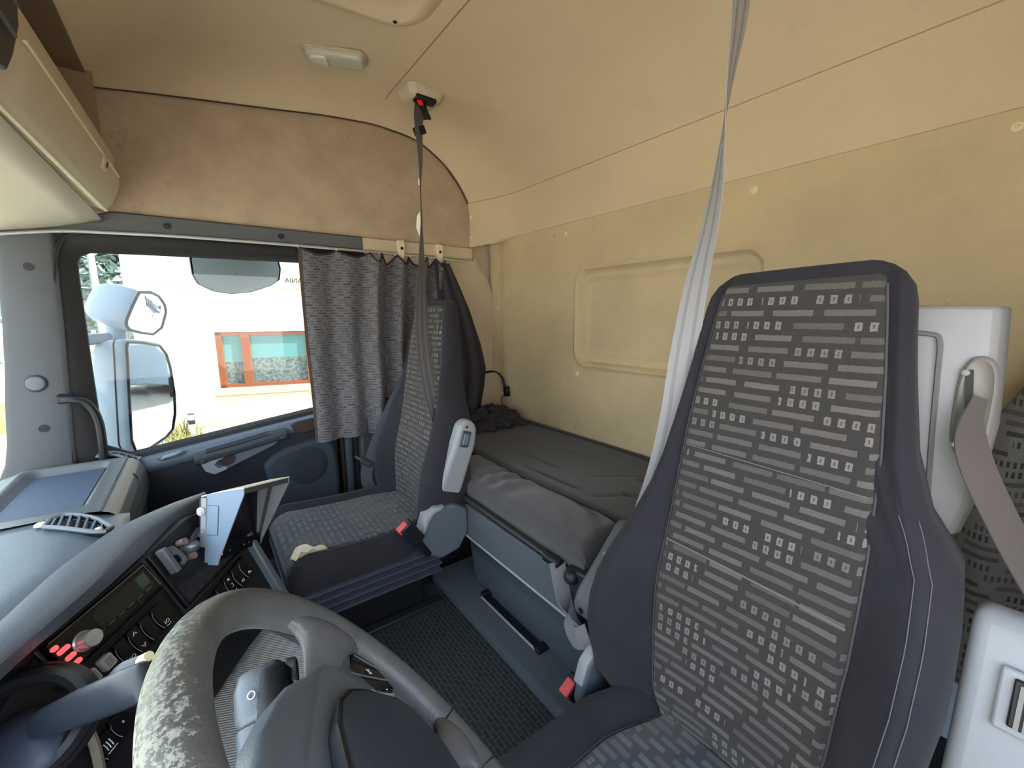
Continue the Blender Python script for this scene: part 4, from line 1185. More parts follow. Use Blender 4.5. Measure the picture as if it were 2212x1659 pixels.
    for s in (0.0, 1.0):
        pts = [Vector(cpan(s, i / 40)) + Vector((0, 0, 0.004)) for i in range(0, 40)]
        obj('piping', m_tube(pts, 0.0022, 5), mat('piping', rgb(66, 64, 66), 0.9), cp_, smooth=True)
    # --- base: skirt, bellows, rails
    zb_ = zc - 0.094
    rings = []
    nb = 4
    for j in range(nb * 2 + 1):
        z = lerp(zb_ + 0.015, zb_ - 0.10, j / (nb * 2))
        k = (0.014 if j % 2 else -0.006)
        w_ = hw0 - 0.004 - 0.012 * j / (nb * 2) + k
        y0 = yr + 0.02; y1 = yf - 0.012 - 0.02 * j / (nb * 2) + k
        rings.append([(cx + x * 2 * w_ / 2, lerp(y0, y1, (yy + 1) / 2), z) for x, yy in ((-1, -1), (1, -1), (1, 0.8), (0.85, 1), (-0.85, 1), (-1, 0.8))])
    bl_ = obj('bellows', m_loft(rings), mat('bellows_dark', rgb(50, 54, 68), 0.5, var=0.3, vscale=30), t, smooth=True, angle=25)
    for j in (1, 3, 5, 7):
        obj('ridge_highlight', m_tube([Vector(p) for p in rings[j]], 0.0035, 6, closed=True), mat('ridge_highlight_paint', rgb(66, 71, 86), 0.45), bl_, smooth=True)  # paler tubes stand in for the light on the ridge crests
    obj('pedestal', m_box(cx - 0.16, cx + 0.16, yr + 0.06, yf - 0.06, ZF, zb_ - 0.08), BLACK_PL, t, bevel=0.01)
    for s in (-1, 1):
        obj('floor_rail', m_box(cx + s * 0.185 - 0.018, cx + s * 0.185 + 0.018, yr + 0.0, yf - 0.03, ZF, ZF + 0.035), DARKMET, t, bevel=0.004)
    # --- inboard recliner cover and buckle
    xi = cx + mir * (hw0 + 0.012)
    ry, rz = yb_ + rc_off[0], zc - 0.02 + rc_off[1]
    rec = [(0.095, 0.040), (0.075, 0.092), (0.040, 0.116), (-0.04, 0.112), (-0.10, 0.08), (-0.105, -0.02), (-0.06, -0.085), (0.02, -0.10), (0.085, -0.06), (0.105, -0.01)]
    rcv = obj('recliner_cover', m_prism([(xi, ry + a * rs, rz + b * rs) for a, b in rec], (mir * (0.026 + rx), 0, 0)), BLUE_GREY, t, bevel=0.010, bseg=3)
    obj('cover_edge', m_prism([(xi + mir * 0.004, ry + a * rs, rz + b * rs) for a, b in ((0.100, 0.036), (0.079, 0.095), (0.043, 0.121), (0.0, 0.120), (0.020, 0.104), (0.048, 0.096), (0.068, 0.072), (0.086, 0.030))], (mir * (0.025 + rx), 0, 0)), ARM_GREY, rcv, bevel=0.004)
    bc = Vector((xi + mir * (0.032 + rx * 0.8 + bkx), yb_ + 0.115 + bk_off[0], zc + 0.012 + bk_off[1]))
    bu = obj('buckle', m_obox(bc, (0, 0.55, 0.84), (1, 0, 0), (0, 0.84, -0.55), 0.085, 0.034, 0.048), BLACK_PL, t, bevel=0.006)
    obj('release_button', m_obox(bc + Vector((0, 0.55 * 0.036, 0.84 * 0.036)) + Vector((0, 0.008, -0.005)), (0, 0.55, 0.84), (1, 0, 0), (0, 0.84, -0.55), 0.020, 0.026, 0.036), RED, bu, bevel=0.003)
    obj('buckle_strap', m_tube([bc - Vector((0, 0.02, 0.035)), bc - Vector((mir * 0.005, 0.06, 0.10))], 0.012, 8), BLACK_PL, bu, smooth=True)
    return t, ctop, pan, (yf, yr, hw0)

def armrest(t, x0, x1, prof, button, M_):
    """folded-up armrest: outline in (y, z)"""
    a = obj('armrest', m_prism([(x0, y, z) for y, z in prof], (x1 - x0, 0, 0)), M_, t, bevel=0.016, bseg=4)
    return a

# passenger seat
CXP = 1.505
t, ctop, pan, (yf, yr, hw0) = make_seat('passenger_seat', 'far patterned cloth truck seat with torn cushion corner, beside the side window', CXP, -0.622, 0.15, -0.018, 0.462, SEAT_DK2, 0.235, -1, rtop=0.038, bol=0.048, bk_off=(0.022, 0.03), rc_off=(0.012, 0.015), rx=0.03, rs=0.88)
pseat = t
prof = [(-0.588, 0.580), (-0.582, 0.530), (-0.600, 0.500), (-0.632, 0.496), (-0.668, 0.522), (-0.752, 0.740), (-0.762, 0.800), (-0.748, 0.830), (-0.720, 0.842), (-0.692, 0.828), (-0.662, 0.745)]
a = armrest(t, 1.225, 1.278, prof, None, ARM_GREY)
bt = obj('armrest_button', m_obox((1.2235, -0.708, 0.773), (0, -0.28, 0.96), (0, 0.96, 0.28), (1, 0, 0), 0.058, 0.034, 0.010), GREY_DK, a, bevel=0.004)
obj('button_pad', m_obox((1.219, -0.708, 0.773), (0, -0.28, 0.96), (0, 0.96, 0.28), (1, 0, 0), 0.040, 0.022, 0.008), mat('button_grey', rgb(104, 108, 112), 0.5), a, bevel=0.003)
obj('screw_dot', m_cyl((1.2245, -0.716, 0.815), (1, 0, 0), 0.004, 0.003), BLACK_PL, a)
# torn cushion corner showing the foam
def torn(a_, b_):
    s = (a_ - 0.5) * 2; q = (b_ - 0.5) * 2
    y = yf - 0.070 + 0.052 * s * 1.0 - 0.004
    w_ = max(0.0, 1 - s * s) ** 0.6 * (0.8 + 0.3 * math.sin(s * 4))
    u = -(hw0 - 0.062) + 0.046 * q * w_ + 0.020 * s * 0.5
    y = min(y, yf - 0.006)
    z = ctop(u, y)[0]
    e = 1 - abs(q)
    return (CXP + u, y + 0.003, z + 0.012 - 0.004 * e * w_ + 0.002 * math.sin(a_ * 19 + b_ * 11))
tp = obj('torn_patch', m_grid(30, 16, torn), FOAM, t, smooth=True, label='exposed cream foam at the torn corner')
# outboard belt housing and belt
obj('belt_housing', m_loft([[(CXP + u, y, z) for u, y in ((0.135, -0.77 + s), (0.215, -0.775 + s), (0.22, -0.86), (0.135, -0.86))] for z, s in ((0.86, 0.0), (1.0, -0.0), (1.08, -0.01), (1.10, -0.03))]), SILVER_PL, t, bevel=0.012)
bp_ = catmull([(1.700, -0.775, 1.045), (1.722, -0.745, 1.0), (1.755, -0.62, 0.76), (1.772, -0.545, 0.585), (1.768, -0.52, 0.50), (1.762, -0.545, 0.43)], 6)
bl = obj('seat_belt', m_ribbon(bp_, [(0.35, 0.75, 0.35)] * len(bp_), 0.048, 0.002), mat('belt_bluegrey', rgb(62, 68, 74), 0.8, bump=0.3, bscale=1200), t, smooth=True, angle=60)
tg = obj('belt_tongue', m_obox((1.768, -0.522, 0.572), (0.2, 0.6, 0.5), (0, -0.6, 0.7), (1, 0, 0), 0.05, 0.026, 0.010), BLACK_PL, bl, bevel=0.003)
obj('tongue_plate', m_obox((1.772, -0.492, 0.597), (0.2, 0.6, 0.5), (0, -0.6, 0.7), (1, 0, 0), 0.030, 0.010, 0.003), DARKMET, bl)

# driver's seat
CXD = 0.285
t, ctop, pan, (yf, yr, hw0) = make_seat('driver_seat', 'nearest patterned cloth truck seat with tall backrest, at the right of the picture', CXD, -0.69, 0.17, 0.0, 0.400, SEAT_DK, 0.235, 1, tilt=-0.03, bk_off=(-0.050, -0.085), bkx=0.024, rc_off=(0.028, -0.005), rs=0.8)
dseat = t
prof = [(-0.662, 0.560), (-0.645, 0.530), (-0.650, 0.500), (-0.678, 0.488), (-0.710, 0.500), (-0.84, 0.62), (-0.85, 0.66), (-0.82, 0.69), (-0.795, 0.685)]
a = armrest(t, CXD + 0.286, CXD + 0.346, prof, None, mat('armrest_dark_grey', rgb(82, 87, 92), 0.5))
obj('screw_dot', m_cyl((CXD + 0.316, -0.648, 0.520), (0, 1, 0), 0.007, 0.006), BLACK_PL, a)
# outboard armrest, seen from the front
a2 = obj('armrest', m_loft([[(0.028 - 0.105 * i, y, z) for i, (y, z) in ((0, (yy0, zz0)), (1, (yy0, zz0)), (1, (yy1, zz1)), (0, (yy1, zz1)))] for (yy0, zz0), (yy1, zz1) in (((-0.675, 0.515), (-0.74, 0.515)), ((-0.672, 0.56), (-0.755, 0.56)), ((-0.732, 0.815), (-0.80, 0.80)), ((-0.75, 0.838), (-0.79, 0.835)))]), ARM_GREY, t, bevel=0.016, bseg=4)
pn = Vector((0, 0.97, 0.23)).normalized()
obj('armrest_button', m_obox((-0.028, -0.712, 0.755), (0, -0.23, 0.97), (1, 0, 0), pn, 0.074, 0.052, 0.006), ARM_GREY, a2, bevel=0.004)
obj('button_recess', m_obox((-0.031, -0.7075, 0.757), (0, -0.23, 0.97), (1, 0, 0), pn, 0.056, 0.036, 0.006), BLACK_PL, a2, bevel=0.002)
for k in range(5):
    obj('button_rib', m_obox((-0.046 + 0.0065 * k, -0.7035, 0.757), (0, -0.23, 0.97), (1, 0, 0), pn, 0.050, 0.004, 0.008), mat('rib_grey', rgb(120, 120, 116), 0.5), a2)
# belt housing behind the outboard shoulder
hs = []
for z, xr, yfz in ((0.875, 0.062, -0.865), (0.93, 0.052, -0.862), (1.04, 0.046, -0.862), (1.12, 0.050, -0.864), (1.20, 0.055, -0.868), (1.215, 0.056, -0.872)):
    xl = 0.20
    hs.append([(xl, yfz, z), (xr + 0.02, yfz, z - 0.004), (xr + 0.006, yfz - 0.006, z - 0.005), (xr, yfz - 0.022, z - 0.005), (xr, yfz - 0.10, z - 0.005), (xl, yfz - 0.10, z)])
bh = obj('belt_housing', m_loft(hs), SILVER_PL, t, smooth=True, bevel=0.006)
obj('housing_groove', m_tube(catmull([(0.160, -0.865, 1.172), (0.122, -0.864, 1.170), (0.112, -0.863, 1.16), (0.109, -0.862, 1.12), (0.104, -0.861, 1.02), (0.097, -0.863, 0.91)], 5), 0.0035, 6), mat('groove_grey', rgb(112, 112, 116), 0.6), bh, smooth=True)
gd = obj('belt_guide', m_loft([[(0.068 + math.copysign(abs(math.cos(q)) ** 0.8, math.cos(q)) * 0.0205 * k, -0.866 + dy, 1.068 + 0.074 * math.copysign(abs(math.sin(q)) ** 0.6, math.sin(q)) * k2) for q in [2 * math.pi * j / 28 for j in range(28)]] for dy, k, k2 in ((0.0, 1.0, 1.0), (0.007, 0.96, 0.985), (0.010, 0.80, 0.93), (0.004, 0.55, 0.84))]), mat('guide_grey', rgb(134, 130, 126), 0.4), bh, smooth=True, angle=60)
obj('guide_slot', m_obox((0.072, -0.8605, 1.065), (0.10, 0, 1), (1, 0, 0), (0, 1, 0), 0.115, 0.008, 0.005), BLACK_PL, gd)
obj('guide_screw', m_disc_dome((0.081, -0.856, 1.118), (0, 1, 0), 0.005, 0.003), ARM_GREY, gd, smooth=True)
bpp = catmull([(0.060, -0.852, 1.085), (0.065, -0.842, 1.045), (0.055, -0.832, 1.0), (0.020, -0.825, 0.925), (-0.022, -0.815, 0.850), (-0.08, -0.80, 0.76)], 6)
nb_ = len(bpp)
bl = obj('seat_belt', m_ribbon(bpp, [Vector((0.3, 0.75, 0.3)).lerp(Vector((0.75, 0.45, 0.45)), sstep(0.05, 0.4, i / nb_)) for i in range(nb_)], 0.042, 0.002), BELT, t, smooth=True, angle=60)
obj('belt_stud', m_disc_dome((0.077, -0.832, 1.018), (0, 1, 0), 0.0045, 0.003), CHROME, bl, smooth=True)
# double stitching on the outboard bolster
for off in (0.0, 0.016):
    pts = []
    for i in range(30):
        z = lerp(0.42, 0.93, i / 29)
        hw = interp(HW, z) + OUT(z); u = -lerp(interp(PW, z), hw, 0.56) - off
        pts.append((CXD + u, front_y(u, z, -0.69, 0.17, hw) + 0.0012, z))
    obj('bolster_stitch', m_tube(pts, 0.0007, 5), mat('stitch_light', rgb(92, 88, 92), 0.9), t)
# grubby side plate behind the recliner cover
obj('side_plate', m_box(CXD + 0.262, CXD + 0.276, -0.74, -0.650, 0.345, 0.43), mat('worn_side_plate', rgb(120, 106, 94), 0.7, var=0.8, vscale=30, col2=rgb(44, 42, 42)), t, bevel=0.006)

# ================================================================== DASHBOARD
t = thing('dashboard', 'grey plastic dashboard under the windscreen at the left', 'dashboard', (1.2, 0.4, 0.5))
dash = t
body = [(0.56, 0.655), (0.46, 0.678), (0.33, 0.684), (0.27, 0.675), (0.235, 0.63), (0.225, 0.55), (0.25, 0.40), (0.33, 0.20), (0.56, 0.14)]
obj('dash_body', join(m_loft([[(x, y, z) for y, z in body] for x in (1.16, 1.3, 1.7, 1.97)]), m_box(0.45, 1.17, 0.46, 0.56, 0.14, 0.66)), DASH, t, smooth=True, angle=30)  # the left box is an unseen addition that blocks light
obj('dash_end_cap', m_loft([[(1.97, y, z + 0.004) for y, z in ((0.56, 0.66), (0.33, 0.70), (0.262, 0.695), (0.222, 0.655), (0.214, 0.59), (0.225, 0.48), (0.30, 0.3), (0.56, 0.3))], [(2.035, y, z) for y, z in ((0.56, 0.655), (0.34, 0.69), (0.285, 0.682), (0.262, 0.65), (0.255, 0.59), (0.26, 0.48), (0.31, 0.3), (0.56, 0.3))]]), DASH, t, smooth=True, angle=60)
# lid with a shallow tray
def lid(a, b):
    x = lerp(1.445, 1.968, a)
    prof = [(0.56, 0.690), (0.525, 0.702), (0.505, 0.712), (0.40, 0.711), (0.31, 0.710), (0.275, 0.709), (0.256, 0.706), (0.252, 0.704), (0.238, 0.699), (0.222, 0.684), (0.211, 0.660), (0.206, 0.630), (0.206, 0.590), (0.215, 0.55)]
    k = b * (len(prof) - 1); i = min(int(k), len(prof) - 2); f = k - i
    return (x, lerp(prof[i][0], prof[i + 1][0], f), lerp(prof[i][1], prof[i + 1][1], f))
lidv = m_grid(30, 53, lid)
def lid_fn(a, b):
    x, y, z = lid(a, b)
    d = sd_rr(x, y, 1.725, 0.392, 0.228 , 0.098, 0.025)
    z -= 0.024 * sstep(0.006, -0.014, d)
    if abs(y - 0.2535) < 0.002:
        z -= 0.003
    return (x, y, z)
def lid_grid():
    # dense in y over the flat part
    nb = 110
    return m_grid(90, nb, lambda a, b: lid_fn(a, b))
obj('tray_lid', lid_grid(), DASH_LID, t, smooth=True, angle=60)
obj('lid_seam', m_tube([(x, 0.2525, 0.7050) for x in (1.445, 1.6, 1.8, 1.968)], 0.0022, 6), BLACK_PL, t)
obj('tray_mat', m_prism([(1.515 + 0.0, 0.308, 0.6872), (1.935, 0.308, 0.6872), (1.94, 0.475, 0.6872), (1.515, 0.475, 0.6872)], (0, 0, 0.0015)), mat('tray_floor', rgb(70, 82, 100), 0.55, bump=0.3, bscale=600), t)
lt = obj('lid_latch', m_tube([(1.800, 0.2245, 0.690), (1.800, 0.214, 0.672), (1.770, 0.2115, 0.664)], 0.0016, 5), BLACK_PL, t)
# vents at either end of the lid
def vent(A, B, drop):
    A = catmull(A, 4); B = catmull(B, 4); n = len(A)
    def dz(i):
        return Vector((0, 0, -drop * sstep(0.3, 1.0, i / (n - 1))))
    A = [p + dz(i) for i, p in enumerate(A)]; B = [p + dz(i) for i, p in enumerate(B)]
    v = obj('defrost_vent', m_tube(A + B[::-1], 0.0055, 8, closed=True), DASH, t, smooth=True)
    obj('vent_cavity', m_loft([[tuple(a + Vector((0, 0, -0.0035))), tuple(b + Vector((0, 0, -0.0035))), tuple(b + Vector((0, 0, -0.02))), tuple(a + Vector((0, 0, -0.02)))] for a, b in zip(A, B)]), BLACK_GL, v)
    for i in range(2, n - 1, 2):
        d = B[i] - A[i]
        obj('vent_slat', m_obox((A[i] + B[i]) / 2 + Vector((0, 0, -0.001)), d, Vector((0, 0, 1)).cross(d), (0, 0, 1), d.length, 0.0045, 0.007), DASH, v)
zv = 0.716
vent([(1.425, 0.338, zv), (1.440, 0.318, zv), (1.418, 0.285, zv), (1.375, 0.250, zv), (1.300, 0.214, zv)], [(1.385, 0.340, zv), (1.360, 0.313, zv), (1.325, 0.278, zv), (1.300, 0.250, zv), (1.284, 0.224, zv)], 0.006)
vent([(2.030, 0.335, 0.716), (2.036, 0.300, 0.716), (2.026, 0.260, 0.716), (2.000, 0.224, 0.716)], [(2.002, 0.335, 0.716), (2.002, 0.300, 0.716), (1.986, 0.262, 0.716), (1.968, 0.230, 0.716)], 0.028)
obj('vent_tab', m_disc_dome((1.412, 0.350, 0.712), (0, 0, 1), 0.013, 0.008), CREAM, t, smooth=True)
obj('vent_tab', m_disc_dome((1.300, 0.236, 0.712), (0, 0, 1), 0.008, 0.006), CREAM, t, smooth=True)
# plate between the lid and the padded rim
def plate(a, b):
    x = lerp(0.45, 1.45, a)
    y = lerp(0.60, interp([(0.45, 0.375), (0.74, 0.325), (0.89, 0.283), (0.96, 0.266), (1.036, 0.247), (1.10, 0.22), (1.174, 0.186), (1.30, 0.186), (1.45, 0.20)], x), b)
    z = 0.700 + 0.004 * math.sin(b * 3) - 0.03 * sstep(0.4, 0.0, b) * 0.5 - 0.02 * sstep(0.75, 1.0, b)
    z += 0.022 * sstep(1.25, 0.9, x)
    return (x, y, z)
obj('dash_plate', m_grid(24, 16, plate), DASH, t, smooth=True, angle=70, solid=0.006)

# padded rim that sweeps round the driver
rim_k = [((1.345, 0.036, 0.735), (1.318, 0.030, 0.735), (1.318, 0.036, 0.712)),
         ((1.262, 0.105, 0.752), (1.205, 0.095, 0.745), (1.215, 0.088, 0.715)),
         ((1.174, 0.187, 0.757), (1.117, 0.146, 0.747), (1.140, 0.121, 0.715)),
         ((1.100, 0.224, 0.758), (1.030, 0.172, 0.746), (1.060, 0.155, 0.715)),
         ((1.036, 0.251, 0.758), (0.949, 0.197, 0.746), (0.991, 0.183, 0.715)),
         ((0.960, 0.270, 0.758), (0.868, 0.229, 0.746), (0.909, 0.222, 0.715)),
         ((0.890, 0.286, 0.758), (0.800, 0.258, 0.746), (0.830, 0.258, 0.715)),
         ((0.740, 0.330, 0.758), (0.670, 0.300, 0.746), (0.690, 0.300, 0.715)),
         ((0.500, 0.370, 0.758), (0.460, 0.335, 0.746), (0.470, 0.335, 0.715))]
cb, ce, cl_ = (catmull([k[i] for k in rim_k], 6) for i in range(3))
rg = []
for p, q, l in zip(cb, ce, cl_):
    rg.append([tuple(p + Vector((0, 0, -0.035))), tuple(p + Vector((0, 0, -0.008))), tuple(p.lerp(q, 0.08)), tuple(p.lerp(q, 0.45) + Vector((0, 0, 0.005))), tuple(p.lerp(q, 0.80) + Vector((0, 0, 0.003))), tuple(p.lerp(q, 0.95) + Vector((0, 0, 0.0))), tuple(q.lerp(l, 0.10)), tuple(q.lerp(l, 0.30)), tuple(q.lerp(l, 0.85)), tuple(l), tuple(l.lerp(p, 0.20) + Vector((0, 0, -0.004))), tuple(l.lerp(p, 0.75) + Vector((0, 0, -0.010)))])
rb = []
for p, l in list(zip(cb, cl_))[1::2]:
    i_ = l.lerp(p, 0.35); o_ = l.lerp(p, 0.92)
    rb.append([(i_.x, i_.y, 0.712), (o_.x, o_.y, 0.735), (o_.x + 0.02, o_.y + 0.03, 0.42), (i_.x + 0.02, i_.y + 0.06, 0.42)])
obj('rim_support', m_loft(rb), BLACK_PL, t)
obj('padded_rim', m_loft(rg), DASH, t, smooth=True, angle=42)

# ---- switch console facing the driver (local frame: s right, t up, n out)
MC = basis((0.978, 0.186, 0.672), (0.793, -0.594, 0.134), (0.126, 0.375, 0.918), (-0.595, -0.712, 0.372))
t = thing('switch_console', 'black centre console with rocker switches, facing the driver below the padded dash rim', 'console', M=MC)
cons = t
def P2(pts, n0, n1):
    return m_prism([(s, q, n0) for s, q in pts], (0, 0, n1 - n0))
obj('console_panel', P2([(-0.30, 0.036), (0.10, 0.036), (0.24, 0.044), (0.315, 0.02), (0.335, -0.11), (0.305, -0.292), (-0.30, -0.292)], -0.05, -0.004), BLACK_PL, t, local=True, bevel=0.004)
obj('console_back', P2([(-0.30, -0.01), (0.30, -0.01), (0.29, -0.29), (-0.30, -0.29)], -0.20, -0.05), BLACK_PL, t, local=True)
# dividing ribs
for s, a, b in ((0.100, 0.034, -0.13), (0.112, 0.034, -0.13), (-0.100, 0.034, -0.05)):
    obj('divider', P2([(s - 0.003, a), (s + 0.003, a), (s + 0.003, b), (s - 0.003, b)], -0.004, 0.004), BLACK_PL, t, local=True, bevel=0.0015)
obj('divider', P2([(-0.11, -0.036), (0.10, -0.036), (0.10, -0.041), (-0.11, -0.041)], -0.004, 0.004), BLACK_PL, t, local=True, bevel=0.0015)
obj('divider', P2([(0.112, -0.045), (0.30, -0.085), (0.30, -0.092), (0.112, -0.052)], -0.004, 0.004), BLACK_PL, t, local=True, bevel=0.0015)
obj('divider', P2([(0.10, -0.105), (0.30, -0.105), (0.30, -0.112), (0.10, -0.112)], -0.004, 0.005), BLACK_PL, t, local=True, bevel=0.0015)
obj('pocket_lining', P2([(0.12, -0.055), (0.295, -0.060), (0.295, -0.100), (0.12, -0.100)], -0.0045, -0.002), mat('pocket_lining', rgb(44, 42, 48), 0.95, bump=1.0, bscale=250, var=0.5, vscale=60), t, local=True)
obj('edge_trim', P2([(0.318, -0.085), (0.336, -0.085), (0.322, -0.292), (0.300, -0.292)], -0.02, 0.016), DASH, t, local=True, bevel=0.004)
INK = WHITE_INK
def rocker(s, q, icon, w_=0.022, h=0.050):
    r_ = obj('rocker_switch', m_loft([[(s + x, q + y, z) for x, y, z in ((-w_ / 2, h / 2, 0.006), (w_ / 2, h / 2, 0.006), (w_ / 2, 0, 0.0015), (w_ / 2, -h / 2, 0.006), (-w_ / 2, -h / 2, 0.006), (-w_ / 2, 0, 0.0015))], [(s + x, q + y, -0.008) for x, y in ((-w_ / 2, h / 2), (w_ / 2, h / 2), (w_ / 2, 0), (w_ / 2, -h / 2), (-w_ / 2, -h / 2), (-w_ / 2, 0))]]), BLACK_GL, t, local=True, bevel=0.0012)
    arc = [(s - w_ / 2 - 0.001, q + h / 2 - 0.006, 0.0075), (s - w_ / 2 - 0.0015, q + 0.008, 0.0035), (s - w_ / 2 - 0.001, q - 0.008, 0.0035), (s - w_ / 2, q - h / 2 + 0.004, 0.0075)]
    obj('edge_line', m_tube(catmull(arc, 4), 0.0008, 5), mat('grey_line', rgb(120, 118, 124), 0.5), r_, local=True)
    def put(txt, x, y, sz, zz=0.0058):
        obj('marking', xf(text_mesh(txt, sz, 0.0003), Matrix.Translation((s + x, q + y, zz))), INK, r_, local=True)
    def seg(pts, rr=0.0007):
        obj('marking', m_tube([(s + x, q + y, z) for x, y, z in pts], rr, 5), INK, r_, local=True)
    if icon == 'io':
        put('I', -0.003, -0.015, 0.010); put('O', 0.003, -0.015, 0.010)
        seg([(-0.005, -0.021, 0.007), (0.0, -0.0225, 0.007), (0.005, -0.021, 0.007)])
    elif icon == 'arrows':
        seg([(-0.004, 0.012, 0.005), (0.0, 0.018, 0.006), (0.004, 0.012, 0.005), (0.0, 0.014, 0.005)])
        seg([(-0.004, -0.012, 0.005), (0.0, -0.018, 0.006), (0.004, -0.012, 0.005), (0.0, -0.014, 0.005)])
    elif icon == 'lamp':
        seg([(-0.004, -0.016, 0.006), (0.003, -0.012, 0.006), (0.004, -0.018, 0.0065), (-0.004, -0.016, 0.006)])
    elif icon == 'dot':
        obj('marking', m_cyl((s + 0.0, q - 0.015, 0.006), (0, 0, 1), 0.003, 0.001, 12), INK, r_, local=True)
        seg([(0.004, -0.016, 0.0065), (0.006, -0.020, 0.0065)])
    elif icon == 'lock':
        obj('marking', m_cyl((s, q + 0.018, 0.006), (0, 0, 1), 0.0028, 0.001, 12), INK, r_, local=True)
        seg([(-0.004, 0.004, 0.004), (0.004, 0.004, 0.004), (0.004, -0.004, 0.004), (-0.004, -0.004, 0.004), (-0.004, 0.004, 0.004)])
        seg([(-0.005, -0.014, 0.006), (0.0, -0.018, 0.006), (0.004, -0.013, 0.006)])
    return r_
rocker(0.060, -0.076, 'io'); rocker(0.034, -0.076, None); rocker(0.008, -0.076, 'arrows'); rocker(-0.018, -0.076, 'io')
for s in (-0.046, -0.074):
    k = obj('square_key', xf(m_loft([[(x * 0.020 * k_, y * 0.024 * k_, z) for x, y in rrect(1, 1, 0.15, 3)] for z, k_ in ((-0.004, 1), (0.006, 1), (0.008, 0.86))]), Matrix.Translation((s, -0.064, 0))), GREY_KEY, t, local=True, smooth=True)
    for i in range(4):
        obj('key_line', m_box(s - 0.006, s + 0.006, -0.0705 + i * 0.004, -0.0695 + i * 0.004, 0.0078, 0.0086), GREY_DK, k, local=True)
rocker(0.270, -0.145, 'dot', 0.024, 0.054); rocker(0.243, -0.147, 'lamp', 0.024, 0.054); rocker(0.214, -0.149, 'lock', 0.024, 0.056); rocker(0.186, -0.151, None, 0.024, 0.054); rocker(0.160, -0.153, None, 0.024, 0.054)
rk = rocker(-0.086, -0.160, None, 0.026, 0.04); rk2 = rocker(-0.116, -0.165, None, 0.026, 0.04)
for i in range(3):
    obj('marking', m_tube([(-0.121 + i * 0.0045, -0.158, 0.006), (-0.1205 + i * 0.0045, -0.166, 0.006), (-0.121 + i * 0.0045, -0.172, 0.006)], 0.0009, 5), INK, rk2, local=True)
obj('marking', m_tube([(-0.124, -0.176, 0.0066), (-0.108, -0.176, 0.0066)], 0.0009, 5), INK, rk2, local=True)
obj('marking', xf(text_mesh('a', 0.009, 0.0003), Matrix.Translation((-0.085, -0.158, 0.006))), INK, rk, local=True)
# rotary control with a white ring
dl = obj('rotary_dial', m_cyl((0.095, -0.222, 0.006), (0, 0, 1), 0.020, 0.020, 28), BLACK_PL, t, local=True, smooth=True)
obj('dial_ring', m_tube([(0.095 + 0.022 * math.cos(q), -0.222 + 0.022 * math.sin(q), 0.0) for q in [math.radians(d) for d in range(-80, 81, 10)]], 0.0016, 6), INK, dl, local=True)
for d in (-62, -48, -20):
    q = math.radians(d)
    obj('marking', m_obox((0.095 + 0.031 * math.cos(q), -0.222 + 0.031 * math.sin(q), -0.003), (math.cos(q), math.sin(q), 0), (-math.sin(q), math.cos(q), 0), (0, 0, 1), 0.006, 0.004, 0.001), INK, dl, local=True)
obj('slider_key', P2([(0.150, -0.190), (0.158, -0.190), (0.158, -0.218), (0.150, -0.218)], -0.004, 0.006), GREY_DK, t, local=True, bevel=0.002)
# silver spring clip with clamp knobs
cl = obj('mount_clip', P2([(0.128, 0.030), (0.140, 0.030), (0.138, -0.030), (0.126, -0.030)], -0.004, 0.018), GREY_TRIM, t, local=True, bevel=0.003)
obj('clip_plate', P2([(0.140, 0.026), (0.158, 0.020), (0.164, 0.0), (0.166, -0.024), (0.150, -0.030), (0.144, -0.022), (0.156, -0.016), (0.155, -0.002), (0.142, 0.004)], 0.004, 0.013), GREY_TRIM, cl, local=True, bevel=0.003)
for s, q in ((0.178, 0.012), (0.176, -0.026)):
    obj('clamp_knob', m_cyl((s, q, 0.008), (0, 0, 1), 0.0075, 0.018, 16), mat('knob_bronze', rgb(132, 112, 108), 0.4, metal=0.4), cl, local=True, smooth=True)
obj('ball_joint', m_disc_dome((0.190, -0.010, -0.004), (0, 0, 1), 0.017, 0.030), mat('joint_dark', rgb(96, 108, 112), 0.3, metal=0.5), cl, local=True, smooth=True)
obj('joint_arm', m_tube([(0.185, -0.006, 0.014), (0.200, 0.006, 0.016), (0.225, 0.010, 0.010)], 0.006, 10), DARKMET, cl, local=True, smooth=True)

# ---- radio
t = thing('car_radio', 'black car radio with silver round knob and red lit keys in the console', 'radio', M=MC)
obj('radio_face', m_loft([[(x, y, z) for x, y in ((-0.093, 0.030), (0.093, 0.030), (0.093, -0.028), (-0.093, -0.030))] for z in (-0.06, 0.006)] + [[(x * 0.985, y * 0.95, 0.009) for x, y in ((-0.093, 0.030), (0.093, 0.030), (0.093, -0.028), (-0.093, -0.030))]]), BLACK_GL, t, local=True, smooth=True)
obj('face_bead', m_tube([(-0.088, 0.0285, 0.0085), (0.089, 0.0285, 0.0085), (0.092, -0.024, 0.0085)], 0.0012, 5), mat('bead_bronze', rgb(120, 110, 100), 0.35, metal=0.5), t, local=True)
obj('display', P2([(-0.025, 0.020), (0.082, 0.020), (0.082, -0.012), (-0.025, -0.012)], 0.0088, 0.0098), mat('display_dark', rgb(26, 34, 34), 0.12), t, local=True)
obj('lcd_window', P2([(0.060, 0.018), (0.080, 0.018), (0.080, -0.006), (0.060, -0.006)], 0.0095, 0.0104), mat('lcd_grey', rgb(58, 70, 66), 0.2), t, local=True)
kn = obj('volume_knob', m_loft([[(-0.054 + r_ * math.cos(q), -0.006 + r_ * math.sin(q), z) for q in [2 * math.pi * j / 36 for j in range(36)]] for z, r_ in ((0.006, 0.0165), (0.010, 0.0165), (0.012, 0.0145), (0.030, 0.0135), (0.0315, 0.0128))]), CHROME, t, local=True, smooth=True, angle=40)
